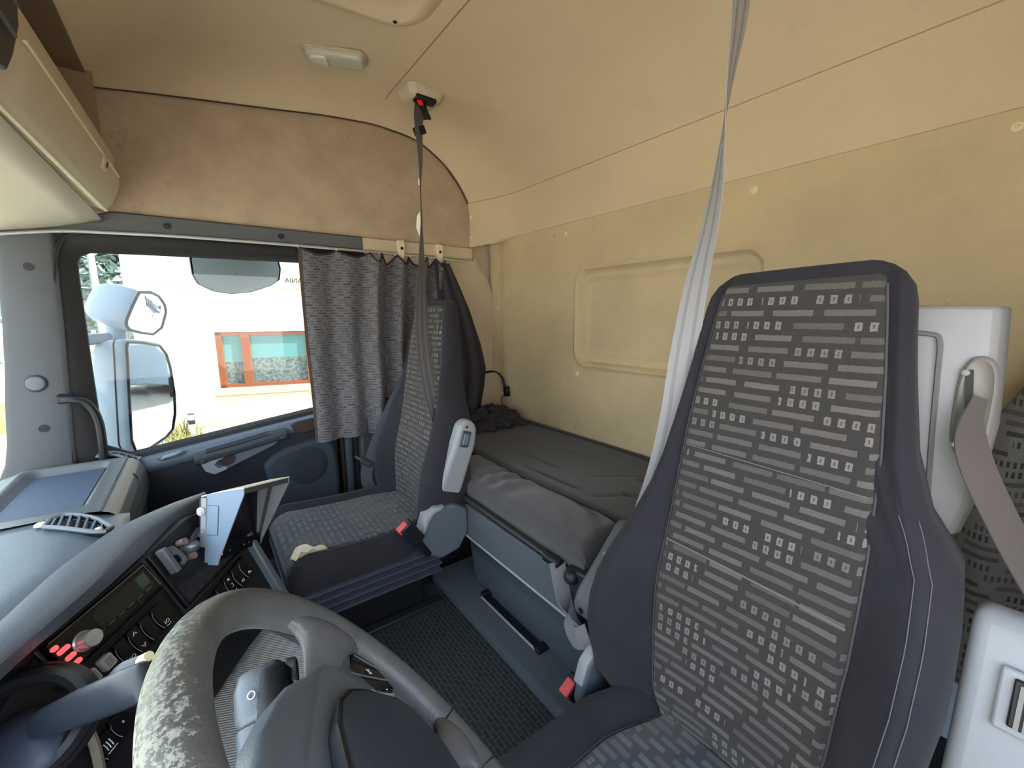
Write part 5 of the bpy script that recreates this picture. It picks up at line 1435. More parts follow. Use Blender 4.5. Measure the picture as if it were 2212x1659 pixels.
for s, q, w_ in ((-0.087, 0.017, 0.010), (-0.080, 0.006, 0.018), (-0.079, -0.010, 0.015), (-0.081, -0.024, 0.020)):
    obj('lit_key', xf(m_loft([[(x * k_, y * k_, z) for x, y in rrect(w_, 0.008, 0.003, 3)] for z, k_ in ((0.006, 1), (0.0115, 1), (0.0125, 0.85))]), Matrix.Translation((s, q, 0))), REDLED, t, local=True, smooth=True)
for i in range(6):
    s = -0.028 + i * 0.0195
    kk = obj('preset_key', P2([(s - 0.008, -0.017), (s + 0.008, -0.017), (s + 0.008, -0.025), (s - 0.008, -0.025)], 0.008, 0.011), BLACK_PL, t, local=True, bevel=0.001)
    obj('key_mark', P2([(s - 0.006, -0.0145), (s + 0.006, -0.0145), (s + 0.006, -0.0155), (s - 0.006, -0.0155)], 0.0088, 0.0098), mat('key_mark', rgb(130, 108, 112), 0.5), kk, local=True)

# ---- hooded display on a bracket
MH = basis((1.185, -0.008, 0.618), (0.700, -0.685, -0.215), (0.185, -0.12, 0.972), (-0.69, -0.72, 0.03))
t = thing('display_hood', 'small dark screen under a folded blue grey sun hood with cream top', 'screen', M=MH)
w_, h_, ht = 0.158, 0.095, 0.176
def tri(x, x2, m_, nm, fb=0.0, **k):
    pts = [(x, 0.0, 0.0), (x, ht - 0.016, 0.0), (x, ht, h_), (x, ht - 0.016, h_), (x, 0.010, 0.020 + fb), (x, 0.0, 0.018 + fb)]
    return obj(nm, m_prism(pts, (x2 - x, 0, 0)), m_, t, local=True, **k)
lft = tri(-w_ / 2, -w_ / 2 + 0.003, HOOD_GREY, 'hood_cheek', fb=0.016)
obj('cheek_panel', m_tube([(-w_ / 2 - 0.0005, 0.135, 0.005), (-w_ / 2 - 0.0005, 0.135, 0.032), (-w_ / 2 - 0.0005, 0.068, 0.032), (-w_ / 2 - 0.0005, 0.068, 0.005)], 0.0008, 5), GREY_DK, lft, local=True)
obj('cheek_flange', m_box(-w_ / 2 - 0.002, -w_ / 2 + 0.003, 0.04, ht - 0.024, -0.012, 0.001), mat('flange_pale', rgb(140, 144, 146), 0.5), lft, local=True)
for y in (0.075, 0.122):
    obj('bracket_screw', join(m_cyl((-w_ / 2 - 0.003, y, -0.010), (1, 0, 0), 0.010, 0.006, 20), m_cyl((-w_ / 2 - 0.006, y, -0.010), (1, 0, 0), 0.0055, 0.004, 16)), CHROME, lft, local=True, smooth=True)
rgt = tri(w_ / 2 - 0.003, w_ / 2, HOOD_IN, 'hood_cheek')
obj('fold_strip', m_prism([(w_ / 2 - 0.004, ht - 0.004, 0.042), (w_ / 2 - 0.004, ht - 0.004, 0.054), (w_ / 2 - 0.004, 0.02, 0.018), (w_ / 2 - 0.004, 0.02, 0.010)], (-0.001, 0, 0)), GREY_DK, rgt, local=True)
obj('hood_top', m_loft([[(-w_ / 2, ht - 0.022, -0.014), (w_ / 2, ht - 0.022, -0.014), (w_ / 2, ht - 0.019, -0.014), (-w_ / 2, ht - 0.019, -0.014)], [(-w_ / 2, ht - 0.010, h_ * 0.4), (w_ / 2, ht - 0.010, h_ * 0.4), (w_ / 2, ht - 0.007, h_ * 0.4), (-w_ / 2, ht - 0.007, h_ * 0.4)], [(-w_ / 2, ht - 0.001, h_), (w_ / 2, ht - 0.001, h_), (w_ / 2, ht + 0.002, h_), (-w_ / 2, ht + 0.002, h_)]]), HOOD_TOP, t, local=True)
obj('hood_lip', m_box(-w_ / 2 + 0.006, w_ / 2, ht - 0.014, ht, h_ - 0.004, h_ - 0.001), GREY_DK, t, local=True)
obj('screen_body', m_box(-w_ / 2 + 0.003, w_ / 2 - 0.003, 0.0, ht - 0.024, -0.022, 0.006), BLACK_PL, t, local=True, bevel=0.002)
obj('screen_glass', m_box(-w_ / 2 + 0.012, w_ / 2 - 0.012, 0.034, ht - 0.030, 0.0055, 0.0072), BLACK_GL, t, local=True)
bar = obj('button_bar', m_box(-w_ / 2 + 0.003, w_ / 2 - 0.003, 0.002, 0.030, 0.006, 0.018), BLACK_GL, t, local=True, bevel=0.002)
obj('led', m_box(-0.055, -0.050, 0.014, 0.020, 0.0175, 0.0195), emit('led_red', rgb(255, 70, 60), 3.0), bar, local=True)
for i, x in enumerate((-0.066, -0.028, 0.018, 0.034, 0.050)):
    obj('bar_key', m_box(x - 0.002, x + 0.002, 0.014, 0.018, 0.0175, 0.0188), GREY_TRIM, bar, local=True)
obj('support_arm', m_tube([(0.0, 0.06, -0.02), (0.0, 0.05, -0.06), (0.01, 0.02, -0.10)], 0.012, 10), BLACK_PL, t, local=True, smooth=True)

# ---- ribbed storage tray at the foot of the console
t = thing('ribbed_tray', 'silver grey ribbed storage tray seen through the steering wheel', 'tray', (1.0, -0.03, 0.30))
tp_ = [(1.165, -0.058), (1.035, -0.128), (0.900, -0.128), (0.79, -0.06), (0.80, 0.06), (1.003, 0.062)]
obj('tray_surface', m_prism([(x, y, 0.392) for x, y in tp_], (0, 0, 0.008)), RIBBED, t)
obj('tray_body', m_prism([(x * 0.99 + 0.01, y, ZF) for x, y in tp_], (0, 0, 0.292)), DASH, t, bevel=0.004)
obj('tray_rim', m_tube([(x, y, 0.401) for x, y in tp_[:4]], 0.006, 8), DASH, t, smooth=True)

# ================================================================== STEERING WHEEL
MWL = basis((0.2996, -0.0999, 0.7994), (1, 0, 0), (0, 0.627, 0.779), (0, -0.779, 0.627))
t = thing('steering_wheel', 'worn grey leather steering wheel with peeling rim in the foreground', 'steering wheel', M=MWL)
R0, r0 = 0.215, 0.0178
obj('rim', m_loft([[((R0 + r0 * math.cos(b)) * math.cos(a), (R0 + r0 * math.cos(b)) * math.sin(a), r0 * 1.08 * math.sin(b)) for b in [2 * math.pi * j / 20 for j in range(20)]] for a in [2 * math.pi * i / 120 for i in range(121)]], True, False), LEATHER, t, local=True, smooth=True)
for d in (-52, -72, 36 - 270, 232, 252):
    a = math.radians(d)
    obj('rim_seam', m_tube([((R0 + (r0 + 0.0004) * math.cos(b)) * math.cos(a), (R0 + (r0 + 0.0004) * math.cos(b)) * math.sin(a), (r0 + 0.0004) * 1.08 * math.sin(b)) for b in [2 * math.pi * j / 20 for j in range(20)]], 0.0009, 5, closed=True), BLACK_PL, t, local=True)
hubR = [(0.0, 0.128), (0.05, 0.116), (0.095, 0.092), (0.125, 0.070), (0.146, 0.046), (0.170, 0.030), (0.198, 0.022), (0.210, 0.0), (0.205, -0.048), (0.188, -0.062), (0.165, -0.088), (0.150, -0.118), (0.138, -0.150), (0.128, -0.175), (0.105, -0.186), (0.085, -0.178), (0.06, -0.15), (0.0, -0.145)]
hub = hubR + [(-x, y) for x, y in hubR[-2:0:-1]]
def hubz(x, y):
    r_ = math.hypot(x, y)
    return lerp(-0.030, -0.010, sstep(0.12, 0.20, r_)) + 0.012 * math.exp(-(r_ / 0.09) ** 2)
rg = []
for k, dz in ((1.0, -0.020), (1.0, -0.006), (0.97, 0.001), (0.90, 0.004)):
    rg.append([(x * (k if math.hypot(x, y) < 0.19 else 1), y * (k if math.hypot(x, y) < 0.17 else 1), hubz(x, y) + dz) for x, y in hub])
hv, hf = m_loft(rg)
hb_ = obj('hub_trim', (hv, hf), DASH, t, local=True, smooth=True, angle=60)
# leather wrapped roots where the spokes meet the rim
for d, wd in ((8, 0.056), (172, 0.056), (-60, 0.036), (240, 0.036)):
    a = math.radians(d); c = Vector((math.cos(a), math.sin(a), 0)); n_ = Vector((-math.sin(a), math.cos(a), 0))
    rs = []
    for k, hw_, th, zo in ((0.128, wd * 0.40, 0.002, -0.031), (0.145, wd * 0.45, 0.005, -0.0255), (0.160, wd * 0.50, 0.009, -0.0185), (0.174, wd * 0.57, 0.0125, -0.010), (0.185, wd * 0.70, 0.0145, -0.004), (0.193, wd * 0.90, 0.0150, -0.001), (0.199, wd * 1.12, 0.0135, 0.0), (0.204, wd * 1.25, 0.0100, 0.0), (0.208, wd * 1.35, 0.005, 0.0)):
        rs.append([(k * math.cos(a + hw_ * math.cos(q) / k), k * math.sin(a + hw_ * math.cos(q) / k), zo + th * math.sin(q)) for q in [2 * math.pi * j / 20 for j in range(20)]])
    obj('spoke_root', m_loft(rs), LEATHER, t, local=True, smooth=True, angle=180)
abR = [(0.0, 0.060), (0.045, 0.054), (0.085, 0.036), (0.108, 0.014), (0.122, -0.014), (0.132, -0.048), (0.144, -0.088), (0.140, -0.12), (0.10, -0.142), (0.0, -0.148)]
ab = abR + [(-x, y) for x, y in abR[-2:0:-1]]
def abr(k, z):
    return [(x * k, -0.04 + (y + 0.04) * k, z + 0.010 * (1 - (math.hypot(x, y + 0.04) / 0.17) ** 2)) for x, y in ab]
am = obj('airbag_cover', m_loft([abr(1.0, -0.03), abr(1.0, -0.010), abr(0.985, -0.005), abr(0.9, -0.002), abr(0.6, 0.000), abr(0.2, 0.001)]), mat('airbag_grey', rgb(50, 56, 68), 0.5, bump=0.25, bscale=500, var=0.2, vscale=15), t, local=True, smooth=True, angle=60)
obj('cover_gap', m_tube([(x, y, z + 0.004) for x, y, z in abr(1.012, -0.013)], 0.0028, 6, closed=True), BLACK_PL, am, local=True)
obj('chrome_bead', m_tube([(0.120, 0.000, -0.006), (0.132, -0.030, -0.006), (0.142, -0.060, -0.006), (0.152, -0.084, -0.006)], 0.0022, 6), ARM_GREY, am, local=True)
for sgn in (1, -1):
    q4 = [(0.204, -0.030), (0.196, -0.052), (0.162, -0.086), (0.146, -0.048), (0.130, -0.006)]
    kz = obj('wheel_buttons', m_loft([[(sgn * (0.168 + (x - 0.168) * k), -0.045 + (y + 0.045) * k, hubz(x, y) + dz) for x, y in q4] for k, dz in ((1.08, 0.002), (1.04, 0.009), (0.96, 0.010))]), BLACK_GL, t, local=True, smooth=True)
    def wz(x, y):
        return hubz(x, y) + 0.0108
    for a0, a1 in (((0.186, -0.022), (0.182, -0.062)), ((0.160, -0.013), (0.168, -0.075))):
        obj('button_gap', m_tube([(sgn * lerp(a0[0], a1[0], q), lerp(a0[1], a1[1], q), wz(lerp(a0[0], a1[0], q), lerp(a0[1], a1[1], q))) for q in (0, 0.5, 1)], 0.0010, 5), GREY_TRIM, kz, local=True)
    if sgn == 1:
        rot = Matrix.Rotation(math.radians(-60), 4, 'Z')
        for tx, x, y, sz in (('x', 0.172, -0.045, 0.016), ('+', 0.146, -0.026, 0.016), ('-', 0.156, -0.072, 0.016)):
            obj('button_mark', xf(text_mesh(tx, sz, 0.0003), Matrix.Translation((x, y, wz(x, y))) @ rot), INK, kz, local=True)
        for dx in (-0.003, 0, 0.003):
            obj('button_mark', m_tube([(0.151 + dx, -0.050 - 0.004, wz(0.151, -0.05)), (0.151 + dx, -0.050 + 0.004, wz(0.151, -0.05))], 0.0006, 5), INK, kz, local=True)
obj('column', m_loft([[(r_ * math.cos(q), -0.02 + r_ * math.sin(q), z) for q in [2 * math.pi * j / 24 for j in range(24)]] for z, r_ in ((-0.02, 0.05), (-0.05, 0.06), (-0.30, 0.075))]), BLACK_PL, t, local=True, smooth=True, angle=50)

# ---- gear / retarder stalk on the right of the column
t = thing('column_stalk', 'grey and black gear selector stalk standing behind the steering wheel spokes', 'stalk', (0.40, 0.0, 0.73))
def sect(c, ax, rx, ry, k=2.6, n=20):
    c = Vector(c); ax = Vector(ax).normalized()
    u = Vector((-0.6, -0.8, 0.0)); u = (u - ax * u.dot(ax)).normalized(); v_ = ax.cross(u)
    o = []
    for j in range(n):
        q = 2 * math.pi * j / n
        cc = math.copysign(abs(math.cos(q)) ** (2 / k), math.cos(q)); ss = math.copysign(abs(math.sin(q)) ** (2 / k), math.sin(q))
        o.append(c + u * rx * cc + v_ * ry * ss)
    return o
A_ = Vector((0.36, 0.006, 0.690)); B_ = Vector((0.525, -0.016, 0.786)); axs = (B_ - A_).normalized()
obj('stalk_arm', m_loft([sect(A_, axs, 0.014, 0.014), sect(A_.lerp(B_, 0.42), axs, 0.017, 0.016), sect(A_.lerp(B_, 0.62), axs, 0.021, 0.019), sect(A_.lerp(B_, 0.70), axs, 0.022, 0.020)]), DASH, t, smooth=True, angle=60)
off = Vector((-0.6, -0.8, 0)) * 0.0
obj('stalk_knob', m_loft([sect(A_.lerp(B_, 0.70), axs, 0.016, 0.017), sect(A_.lerp(B_, 0.75), axs, 0.023, 0.021), sect(A_.lerp(B_, 0.90), axs, 0.025, 0.022), sect(A_.lerp(B_, 0.98), axs, 0.021, 0.020), sect(A_.lerp(B_, 1.0), axs, 0.012, 0.012)]), DASH, t, smooth=True, angle=70)
sh = Vector((-0.6, -0.8, 0)) * 0.016
kb = obj('selector_ring', m_loft([sect(A_.lerp(B_, 0.71) + sh, axs, 0.014, 0.020), sect(A_.lerp(B_, 0.80) + sh, axs, 0.019, 0.023), sect(A_.lerp(B_, 0.97) + sh, axs, 0.018, 0.022), sect(A_.lerp(B_, 1.03) + sh, axs, 0.010, 0.014)]), BLACK_PL, t, smooth=True, angle=70)
obj('thumb_tab', m_obox(A_.lerp(B_, 0.98) + sh * 2.3, axs, (-0.6, -0.8, 0.1), (0.3, -0.2, 1), 0.030, 0.020, 0.012), BLACK_GL, kb, bevel=0.004)
obj('lower_clamp', m_loft([sect(A_.lerp(B_, 0.30) + sh * 0.8, axs, 0.018, 0.020), sect(A_.lerp(B_, 0.52) + sh * 1.0, axs, 0.021, 0.022), sect(A_.lerp(B_, 0.62) + sh * 1.0, axs, 0.016, 0.018)]), BLACK_PL, t, smooth=True, angle=50)
vw = (Vector((0, 0, 1.2)) - A_.lerp(B_, 0.86)).normalized()
pc = A_.lerp(B_, 0.86) + vw * 0.0265 - Vector((-0.6, -0.8, 0)) * 0.010
Mt = basis(pc, RIGHT, vw.cross(RIGHT), vw)
obj('stalk_marking', xf(text_mesh('O', 0.012, 0.0004), Mt), INK, t)

# ---- big lever with domed base between wheel and dash
t = thing('lever', 'black lever with a domed base at the lower left corner beside the radio', 'lever', (0.76, 0.245, 0.60))
bc = Vector((0.772, 0.250, 0.622))
vdir = (CAM_POS - bc).normalized()
obj('domed_base', m_loft([[bc + vdir * z + (RIGHT * math.cos(q) + vdir.cross(RIGHT) * math.sin(q)) * r_ for q in [2 * math.pi * j / 28 for j in range(28)]] for z, r_ in ((-0.10, 0.072), (-0.02, 0.070), (0.012, 0.062), (0.036, 0.042), (0.046, 0.018), (0.048, 0.003))]), mat('dome_blue_black', rgb(52, 60, 78), 0.5), t, smooth=True, angle=70)
L0 = Vector((0.742, 0.212, 0.676)); L1 = Vector((0.615, 0.098, 0.768)); la = (L1 - L0).normalized()
def lsec(c, rx, ry):
    u = (vdir.cross(la)).normalized(); v_ = la.cross(u)
    return [Vector(c) + u * rx * math.copysign(abs(math.cos(q)) ** 0.7, math.cos(q)) + v_ * ry * math.copysign(abs(math.sin(q)) ** 0.7, math.sin(q)) for q in [2 * math.pi * j / 20 for j in range(20)]]
lv = obj('lever_blade', m_loft([lsec(L0 - la * 0.02, 0.015, 0.012), lsec(L0, 0.018, 0.014), lsec(L0.lerp(L1, 0.4), 0.022, 0.014), lsec(L0.lerp(L1, 0.8), 0.023, 0.013), lsec(L1, 0.022, 0.010), lsec(L1 + la * 0.008, 0.017, 0.006)]), mat('lever_grey', rgb(40, 46, 54), 0.35), t, smooth=True, angle=70)
obj('blade_inlay', m_loft([[q + vdir * 0.0135 for q in (lambda c, a_: [c + la * a_ * math.cos(k) + vdir.cross(la).normalized() * (-0.010 + 0.004 * math.sin(k)) for k in [2 * math.pi * j / 16 for j in range(16)]])(L0.lerp(L1, 0.42), 0.030)], [q + vdir * 0.0150 for q in (lambda c, a_: [c + la * a_ * math.cos(k) + vdir.cross(la).normalized() * (-0.010 + 0.003 * math.sin(k)) for k in [2 * math.pi * j / 16 for j in range(16)]])(L0.lerp(L1, 0.42), 0.028)]]), mat('inlay_dark', rgb(40, 56, 74), 0.35), lv, smooth=True)
for k, r_ in ((0.0, 0.092), (0.022, 0.082)):
    cc = bc - vdir * 0.03 + Vector((0.01, 0.0, 0.03)) + vdir * k
    obj('gaiter_fold', m_tube([cc + (RIGHT * math.cos(q) + vdir.cross(RIGHT) * math.sin(q)) * r_ for q in [2 * math.pi * j / 32 for j in range(32)]], 0.012, 8, closed=True), BLACK_PL, t, smooth=True)
t = thing('thin_stalk', 'thin stalk with a pale tip just above the lever at the lower left', 'stalk', (0.66, 0.135, 0.73))
S0 = Vector((0.672, 0.140, 0.742)); S1 = Vector((0.640, 0.100, 0.778))
obj('stalk_shaft', m_tube(catmull([S0 + Vector((0.03, 0.03, -0.02)), S0, S0.lerp(S1, 0.5) + Vector((0, 0, 0.006)), S1], 5), 0.008, 10), mat('stalk_blue', rgb(56, 68, 78), 0.3), t, smooth=True)
obj('stalk_tip', m_tube([S1, S1 + (S1 - S0).normalized() * 0.014], [0.0075, 0.006], 10), CREAM, t, smooth=True)
# dark cowl under the padded rim, left of the console
t = thing('instrument_cowl', 'black instrument surround under the padded dash rim at the left edge', 'cowl', (0.85, 0.32, 0.6))
obj('cowl_body', m_loft([[(0.93, 0.262, 0.715), (0.955, 0.30, 0.60), (0.955, 0.30, 0.40), (0.97, 0.40, 0.40), (0.97, 0.40, 0.72)], [(0.70, 0.335, 0.725), (0.70, 0.36, 0.60), (0.70, 0.38, 0.40), (0.70, 0.48, 0.40), (0.70, 0.48, 0.73)], [(0.45, 0.36, 0.73), (0.45, 0.39, 0.60), (0.45, 0.41, 0.40), (0.45, 0.5, 0.40), (0.45, 0.5, 0.73)]]), BLACK_PL, t, smooth=True, bevel=0.01)
obj('trim_bow', m_tube(catmull([(0.868, 0.215, 0.560), (0.858, 0.205, 0.535), (0.846, 0.20, 0.50), (0.838, 0.20, 0.46)], 5), 0.007, 8), mat('bow_beige', rgb(130, 124, 112), 0.5), t, smooth=True)

# ================================================================== OUTSIDE
GZ = -1.46
ground = struct(obj('ground', m_prism([(-60, -60, GZ), (60, -60, GZ), (60, 80, GZ), (-60, 80, GZ)], (0, 0, -0.2)), mat('yard_concrete', rgb(176, 168, 152), 0.9, var=0.35, vscale=0.6)))

# house: local frame s along the wall, z up, n towards the truck
MB_ = Matrix((Vector((-0.276, -0.961, 0)).normalized(), Vector((0, 0, 1)), Vector((-0.961, 0.276, 0)).normalized())).transposed().to_4x4()
MB_.translation = Vector((12.15, -0.264, 0))
t = thing('house', 'cream rendered house with a brown framed window, seen through the side window', 'house', M=MB_)
RENDER = mat('house_render', rgb(232, 227, 214), 0.9, bump=0.2, bscale=60)
def bx(s0, s1, z0, z1, n0, n1):
    return m_box(s0, s1, z0, z1, n0, n1)
hx0 = -1.52
obj('wall', join(bx(hx0, 0.0, GZ, 5.4, -4.0, 0), bx(2.02, 6.8, GZ, 5.4, -4.0, 0), bx(0.0, 2.02, GZ, -0.50, -4.0, 0), bx(0.0, 2.02, 0.85, 5.4, -4.0, 0), bx(0.0, 2.02, -0.50, 0.85, -4.0, -0.5)), RENDER, t, local=True)
obj('upper_band', bx(hx0 - 0.03, 6.8, 1.88, 5.4, -0.02, 0.06), mat('house_band', rgb(226, 206, 184), 0.9), t, local=True)
obj('plinth', bx(hx0 - 0.02, 6.8, GZ, GZ + 0.16, -0.02, 0.03), mat('plinth_grey', rgb(190, 184, 172), 0.9), t, local=True)
WOOD = mat('window_wood', rgb(150, 84, 52), 0.6, var=0.2, vscale=3)
fr = obj('window', join(bx(0.0, 0.13, -0.50, 0.85, -0.12, -0.01), bx(1.93, 2.02, -0.50, 0.85, -0.12, -0.01), bx(0.0, 2.02, 0.77, 0.85, -0.12, -0.01), bx(0.0, 2.02, -0.50, -0.41, -0.12, -0.01), bx(0.52, 0.70, -0.50, 0.85, -0.12, -0.005)), WOOD, t, local=True)
GL = mat('pane_painted_reflection', rgb(96, 150, 150), 0.05, spec=0.8)  # teal of the reflection is put into the pane colour
obj('pane', bx(0.13, 0.52, -0.41, 0.77, -0.10, -0.09), GL, fr, local=True)
obj('pane', bx(0.70, 1.93, -0.41, 0.77, -0.10, -0.09), GL, fr, local=True)
obj('blind', join(bx(0.13, 0.52, -0.41, 0.12, -0.089, -0.085), bx(0.72, 1.93, -0.41, 0.20, -0.089, -0.085)), mat('blind_dark', rgb(72, 84, 84), 0.6, var=0.6, vscale=14, col2=rgb(170, 178, 172)), fr, local=True)
obj('window_sill', m_loft([[(s, -0.50, -0.1), (s, -0.52, 0.10), (s, -0.66, 0.13), (s, -0.69, 0.06), (s, -0.69, -0.1)] for s in (-0.10, 2.12)]), mat('sill_stone', rgb(196, 178, 150), 0.9), t, local=True)

t = thing('marker_post', 'pale marker post with a dark band standing by the house wall', 'post', (11.45, 0.34, GZ))
obj('post', m_box(11.41, 11.51, 0.30, 0.40, GZ, -0.92), mat('post_white', rgb(226, 224, 216), 0.7), t, bevel=0.01)
obj('band', m_box(11.40, 11.52, 0.29, 0.41, -1.14, -1.05), DARKMET, t)
obj('cap', m_box(11.40, 11.52, 0.29, 0.41, -0.925, -0.905), GREY_TRIM, t)
LEAF = mat('leaf_hazed', rgb(150, 168, 158), 0.8, var=0.6, vscale=3, col2=rgb(104, 124, 122))  # leaf colours paled and greyed to stand in for haze
random.seed(3)
def blades(n, cx, cy, z0, h, spread, w_):
    v = []; f = []
    for i in range(n):
        x = cx + random.uniform(-spread, spread); y = cy + random.uniform(-spread, spread)
        a = random.uniform(0, 6.28); l = h * random.uniform(0.6, 1.1); bx_ = random.uniform(-0.15, 0.15); by_ = random.uniform(-0.15, 0.15)
        k = len(v)
        v += [(x - w_ * math.cos(a), y - w_ * math.sin(a), z0), (x + w_ * math.cos(a), y + w_ * math.sin(a), z0), (x + bx_ * 0.4 + w_ * 0.7 * math.cos(a), y + by_ * 0.4 + w_ * 0.7 * math.sin(a), z0 + l * 0.6), (x + bx_ * 0.4 - w_ * 0.7 * math.cos(a), y + by_ * 0.4 - w_ * 0.7 * math.sin(a), z0 + l * 0.6), (x + bx_, y + by_, z0 + l)]
        f += [(k, k + 1, k + 2, k + 3), (k + 3, k + 2, k + 4)]
    return v, f
gg = obj('grass', join(blades(260, 11.6, 0.75, GZ, 0.22, 0.55, 0.012), blades(12, 11.55, 0.50, GZ, 0.62, 0.05, 0.012)), mat('dry_grass', rgb(168, 158, 96), 0.9, var=0.6, vscale=6, col2=rgb(96, 112, 60)))
gg['kind'] = 'stuff'; tag(gg, 'yellow green grass tufts at the foot of the house wall', 'grass')

# trees and pole beyond the house
def tree(name, label, x, y, h, r, n, seed, low=0.25):
    random.seed(seed)
    t = thing(name, label, 'tree', (x, y, GZ), group='trees outside the cab')
    tr = [(x, y, GZ), (x + 0.1, y + 0.05, GZ + h * 0.35), (x - 0.05, y, GZ + h * 0.7)]
    obj('trunk', m_tube(catmull(tr, 4), [0.22, 0.18, 0.12, 0.08], 10), mat('bark', rgb(96, 84, 70), 0.9), t, smooth=True)
    v = []; f = []
    for i in range(n):
        a = random.uniform(0, 6.283); q = random.uniform(-1, 1); rr = r * random.uniform(0.45, 1.0) ** 0.5
        s_ = math.sqrt(1 - q * q)
        c = Vector((x + rr * s_ * math.cos(a), y + rr * s_ * math.sin(a), GZ + h * (low + (1 - low) * 0.5) + q * h * (1 - low) * 0.5))
        d1 = Vector((random.gauss(0, 1), random.gauss(0, 1), random.gauss(0, 1))).normalized()
        d2 = d1.cross(Vector((random.gauss(0, 1), random.gauss(0, 1), random.gauss(0, 1)))).normalized()
        sz = random.uniform(0.16, 0.34); k = len(v)
        v += [tuple(c - d1 * sz), tuple(c + d2 * sz * 0.5), tuple(c + d1 * sz), tuple(c - d2 * sz * 0.5)]
        f.append((k, k + 1, k + 2, k + 3))
    o = obj('crown', (v, f), LEAF, t)
    return t
tree('tree', 'dark green tree beyond the left corner of the house, behind the pole', 27.5, 3.0, 6.6, 1.6, 2600, 5)
tree('tree', 'green tree at the left edge between pillar and windscreen', 14.0, 5.2, 7.0, 2.1, 2600, 9, 0.1)
tree('tree', 'tall green tree seen behind the upper mirror housing', 33.0, 6.2, 8.0, 2.2, 2600, 21, 0.15)
gv = obj('lawn', m_prism([(9.5, 2.6, GZ + 0.005), (20, 4.0, GZ + 0.005), (20, 12, GZ + 0.005), (8, 9, GZ + 0.005)], (0, 0, 0.01)), mat('lawn_green', rgb(168, 190, 84), 0.9, var=0.4, vscale=2))
struct(gv); gv.name = 'trim_8'
t = thing('utility_pole', 'pale utility pole with a lamp arm at the upper left of the side window', 'pole', (20.5, 2.75, GZ))
obj('mast', m_tube([(20.5, 2.75, GZ), (20.5, 2.75, 4.2)], [0.13, 0.09], 12), mat('pole_pale', rgb(196, 200, 200), 0.7), t, smooth=True)
obj('cross_arm', m_tube([(20.5, 2.95, 3.9), (20.5, 1.9, 3.9)], 0.05, 8), GREY_TRIM, t, smooth=True)
obj('stay_wire', m_tube([(20.5, 2.75, 2.4), (20.5, 1.6, 1.1)], 0.03, 8), DARKMET, t, smooth=True)

# what the lower mirror shows: a garage with dark doors and two parked vans
t = thing('garage', 'white garage building with dark doors, seen small in the lower truck mirror', 'building', (11.0, -14.0, GZ))
obj('wall', m_box(7.2, 12.2, -18.0, -13.6, GZ, 2.2), mat('garage_white', rgb(222, 220, 214), 0.9), t)
for i in range(4):
    obj('garage_door', m_box(7.5 + i * 1.2, 8.35 + i * 1.2, -13.62, -13.55, GZ, 0.9), mat('garage_door_dark', rgb(58, 66, 76), 0.6), t)
def van(name, label, x, y, col):
    t = thing(name, label, 'van', (x, y, GZ), group='vans parked behind the truck')
    obj('van_body', m_loft([[(x + sx * w_, y + yy, GZ + z) for sx, z in ((-1, 0.35), (-1, h), (1, h), (1, 0.35))] for yy, w_, h in ((2.2, 0.85, 1.0), (1.5, 0.9, 1.2), (0.9, 0.86, 1.95), (-2.2, 0.9, 2.0), (-2.4, 0.85, 1.7))]), col, t, bevel=0.06)
    obj('windscreen', m_loft([[(x - 0.72, y + 1.50, GZ + 1.24), (x + 0.72, y + 1.50, GZ + 1.24), (x + 0.66, y + 1.02, GZ + 1.82), (x - 0.66, y + 1.02, GZ + 1.82)], [(x - 0.72, y + 1.46, GZ + 1.24), (x + 0.72, y + 1.46, GZ + 1.24), (x + 0.66, y + 0.98, GZ + 1.82), (x - 0.66, y + 0.98, GZ + 1.82)]]), BLACK_GL, t)
    for dx in (-0.85, 0.85):
        for dy in (-1.4, 1.4):
            obj('wheel', m_cyl((x + dx, y + dy, GZ + 0.34), (1, 0, 0), 0.34, 0.2), RUBBER, t, smooth=True)
van('parked_van', 'white van reflected small in the lower truck mirror', 13.4, -12.6, TRUCK_WHITE)
van('parked_van', 'blue van beside a white van, reflected small in the lower truck mirror', 15.6, -12.8, mat('van_blue', rgb(60, 84, 120), 0.3))

# ---- the truck's own mirrors
t = thing('truck_mirror', 'white truck mirror pair on an arm outside the side window', 'mirror', (2.55, 0.40, 0.6))
low = [(2.424, 0.255, 1.094), (2.520, 0.213, 1.085), (2.634, 0.163, 1.063), (2.672, 0.146, 1.02), (2.689, 0.139, 0.955), (2.694, 0.137, 0.82), (2.678, 0.144, 0.72), (2.641, 0.160, 0.645), (2.59, 0.182, 0.625), (2.518, 0.214, 0.615), (2.40, 0.265, 0.605), (2.372, 0.277, 0.62), (2.358, 0.284, 0.68), (2.38, 0.274, 0.85), (2.405, 0.263, 1.02), (2.412, 0.260, 1.075)]
gN = Vector((-0.4, -0.9165, 0)).normalized()
def ring_off(pts, k, d):
    c = sum((Vector(p) for p in pts), Vector()) / len(pts)
    return [c + (Vector(p) - c) * k - gN * d for p in pts]
hl = obj('mirror_housing', m_loft([ring_off(low, 0.99, 0.006), ring_off(low, 1.045, 0.0), ring_off(low, 1.07, 0.012), ring_off(low, 1.05, 0.06), ring_off(low, 0.96, 0.12), ring_off(low, 0.70, 0.165)]), TRUCK_WHITE, t, smooth=True, angle=50)
obj('rim_seal', m_tube(ring_off(low, 1.0, -0.003), 0.004, 6, closed=True), BLACK_PL, hl)
obj('mirror_glass', (ring_off(low, 0.995, -0.001), [tuple(range(len(low)))]), MIRROR, hl)
obj('housing_joint', m_tube([q for q in ring_off(low, 1.062, 0.040)], 0.003, 6, closed=True), GREY_DK, hl)
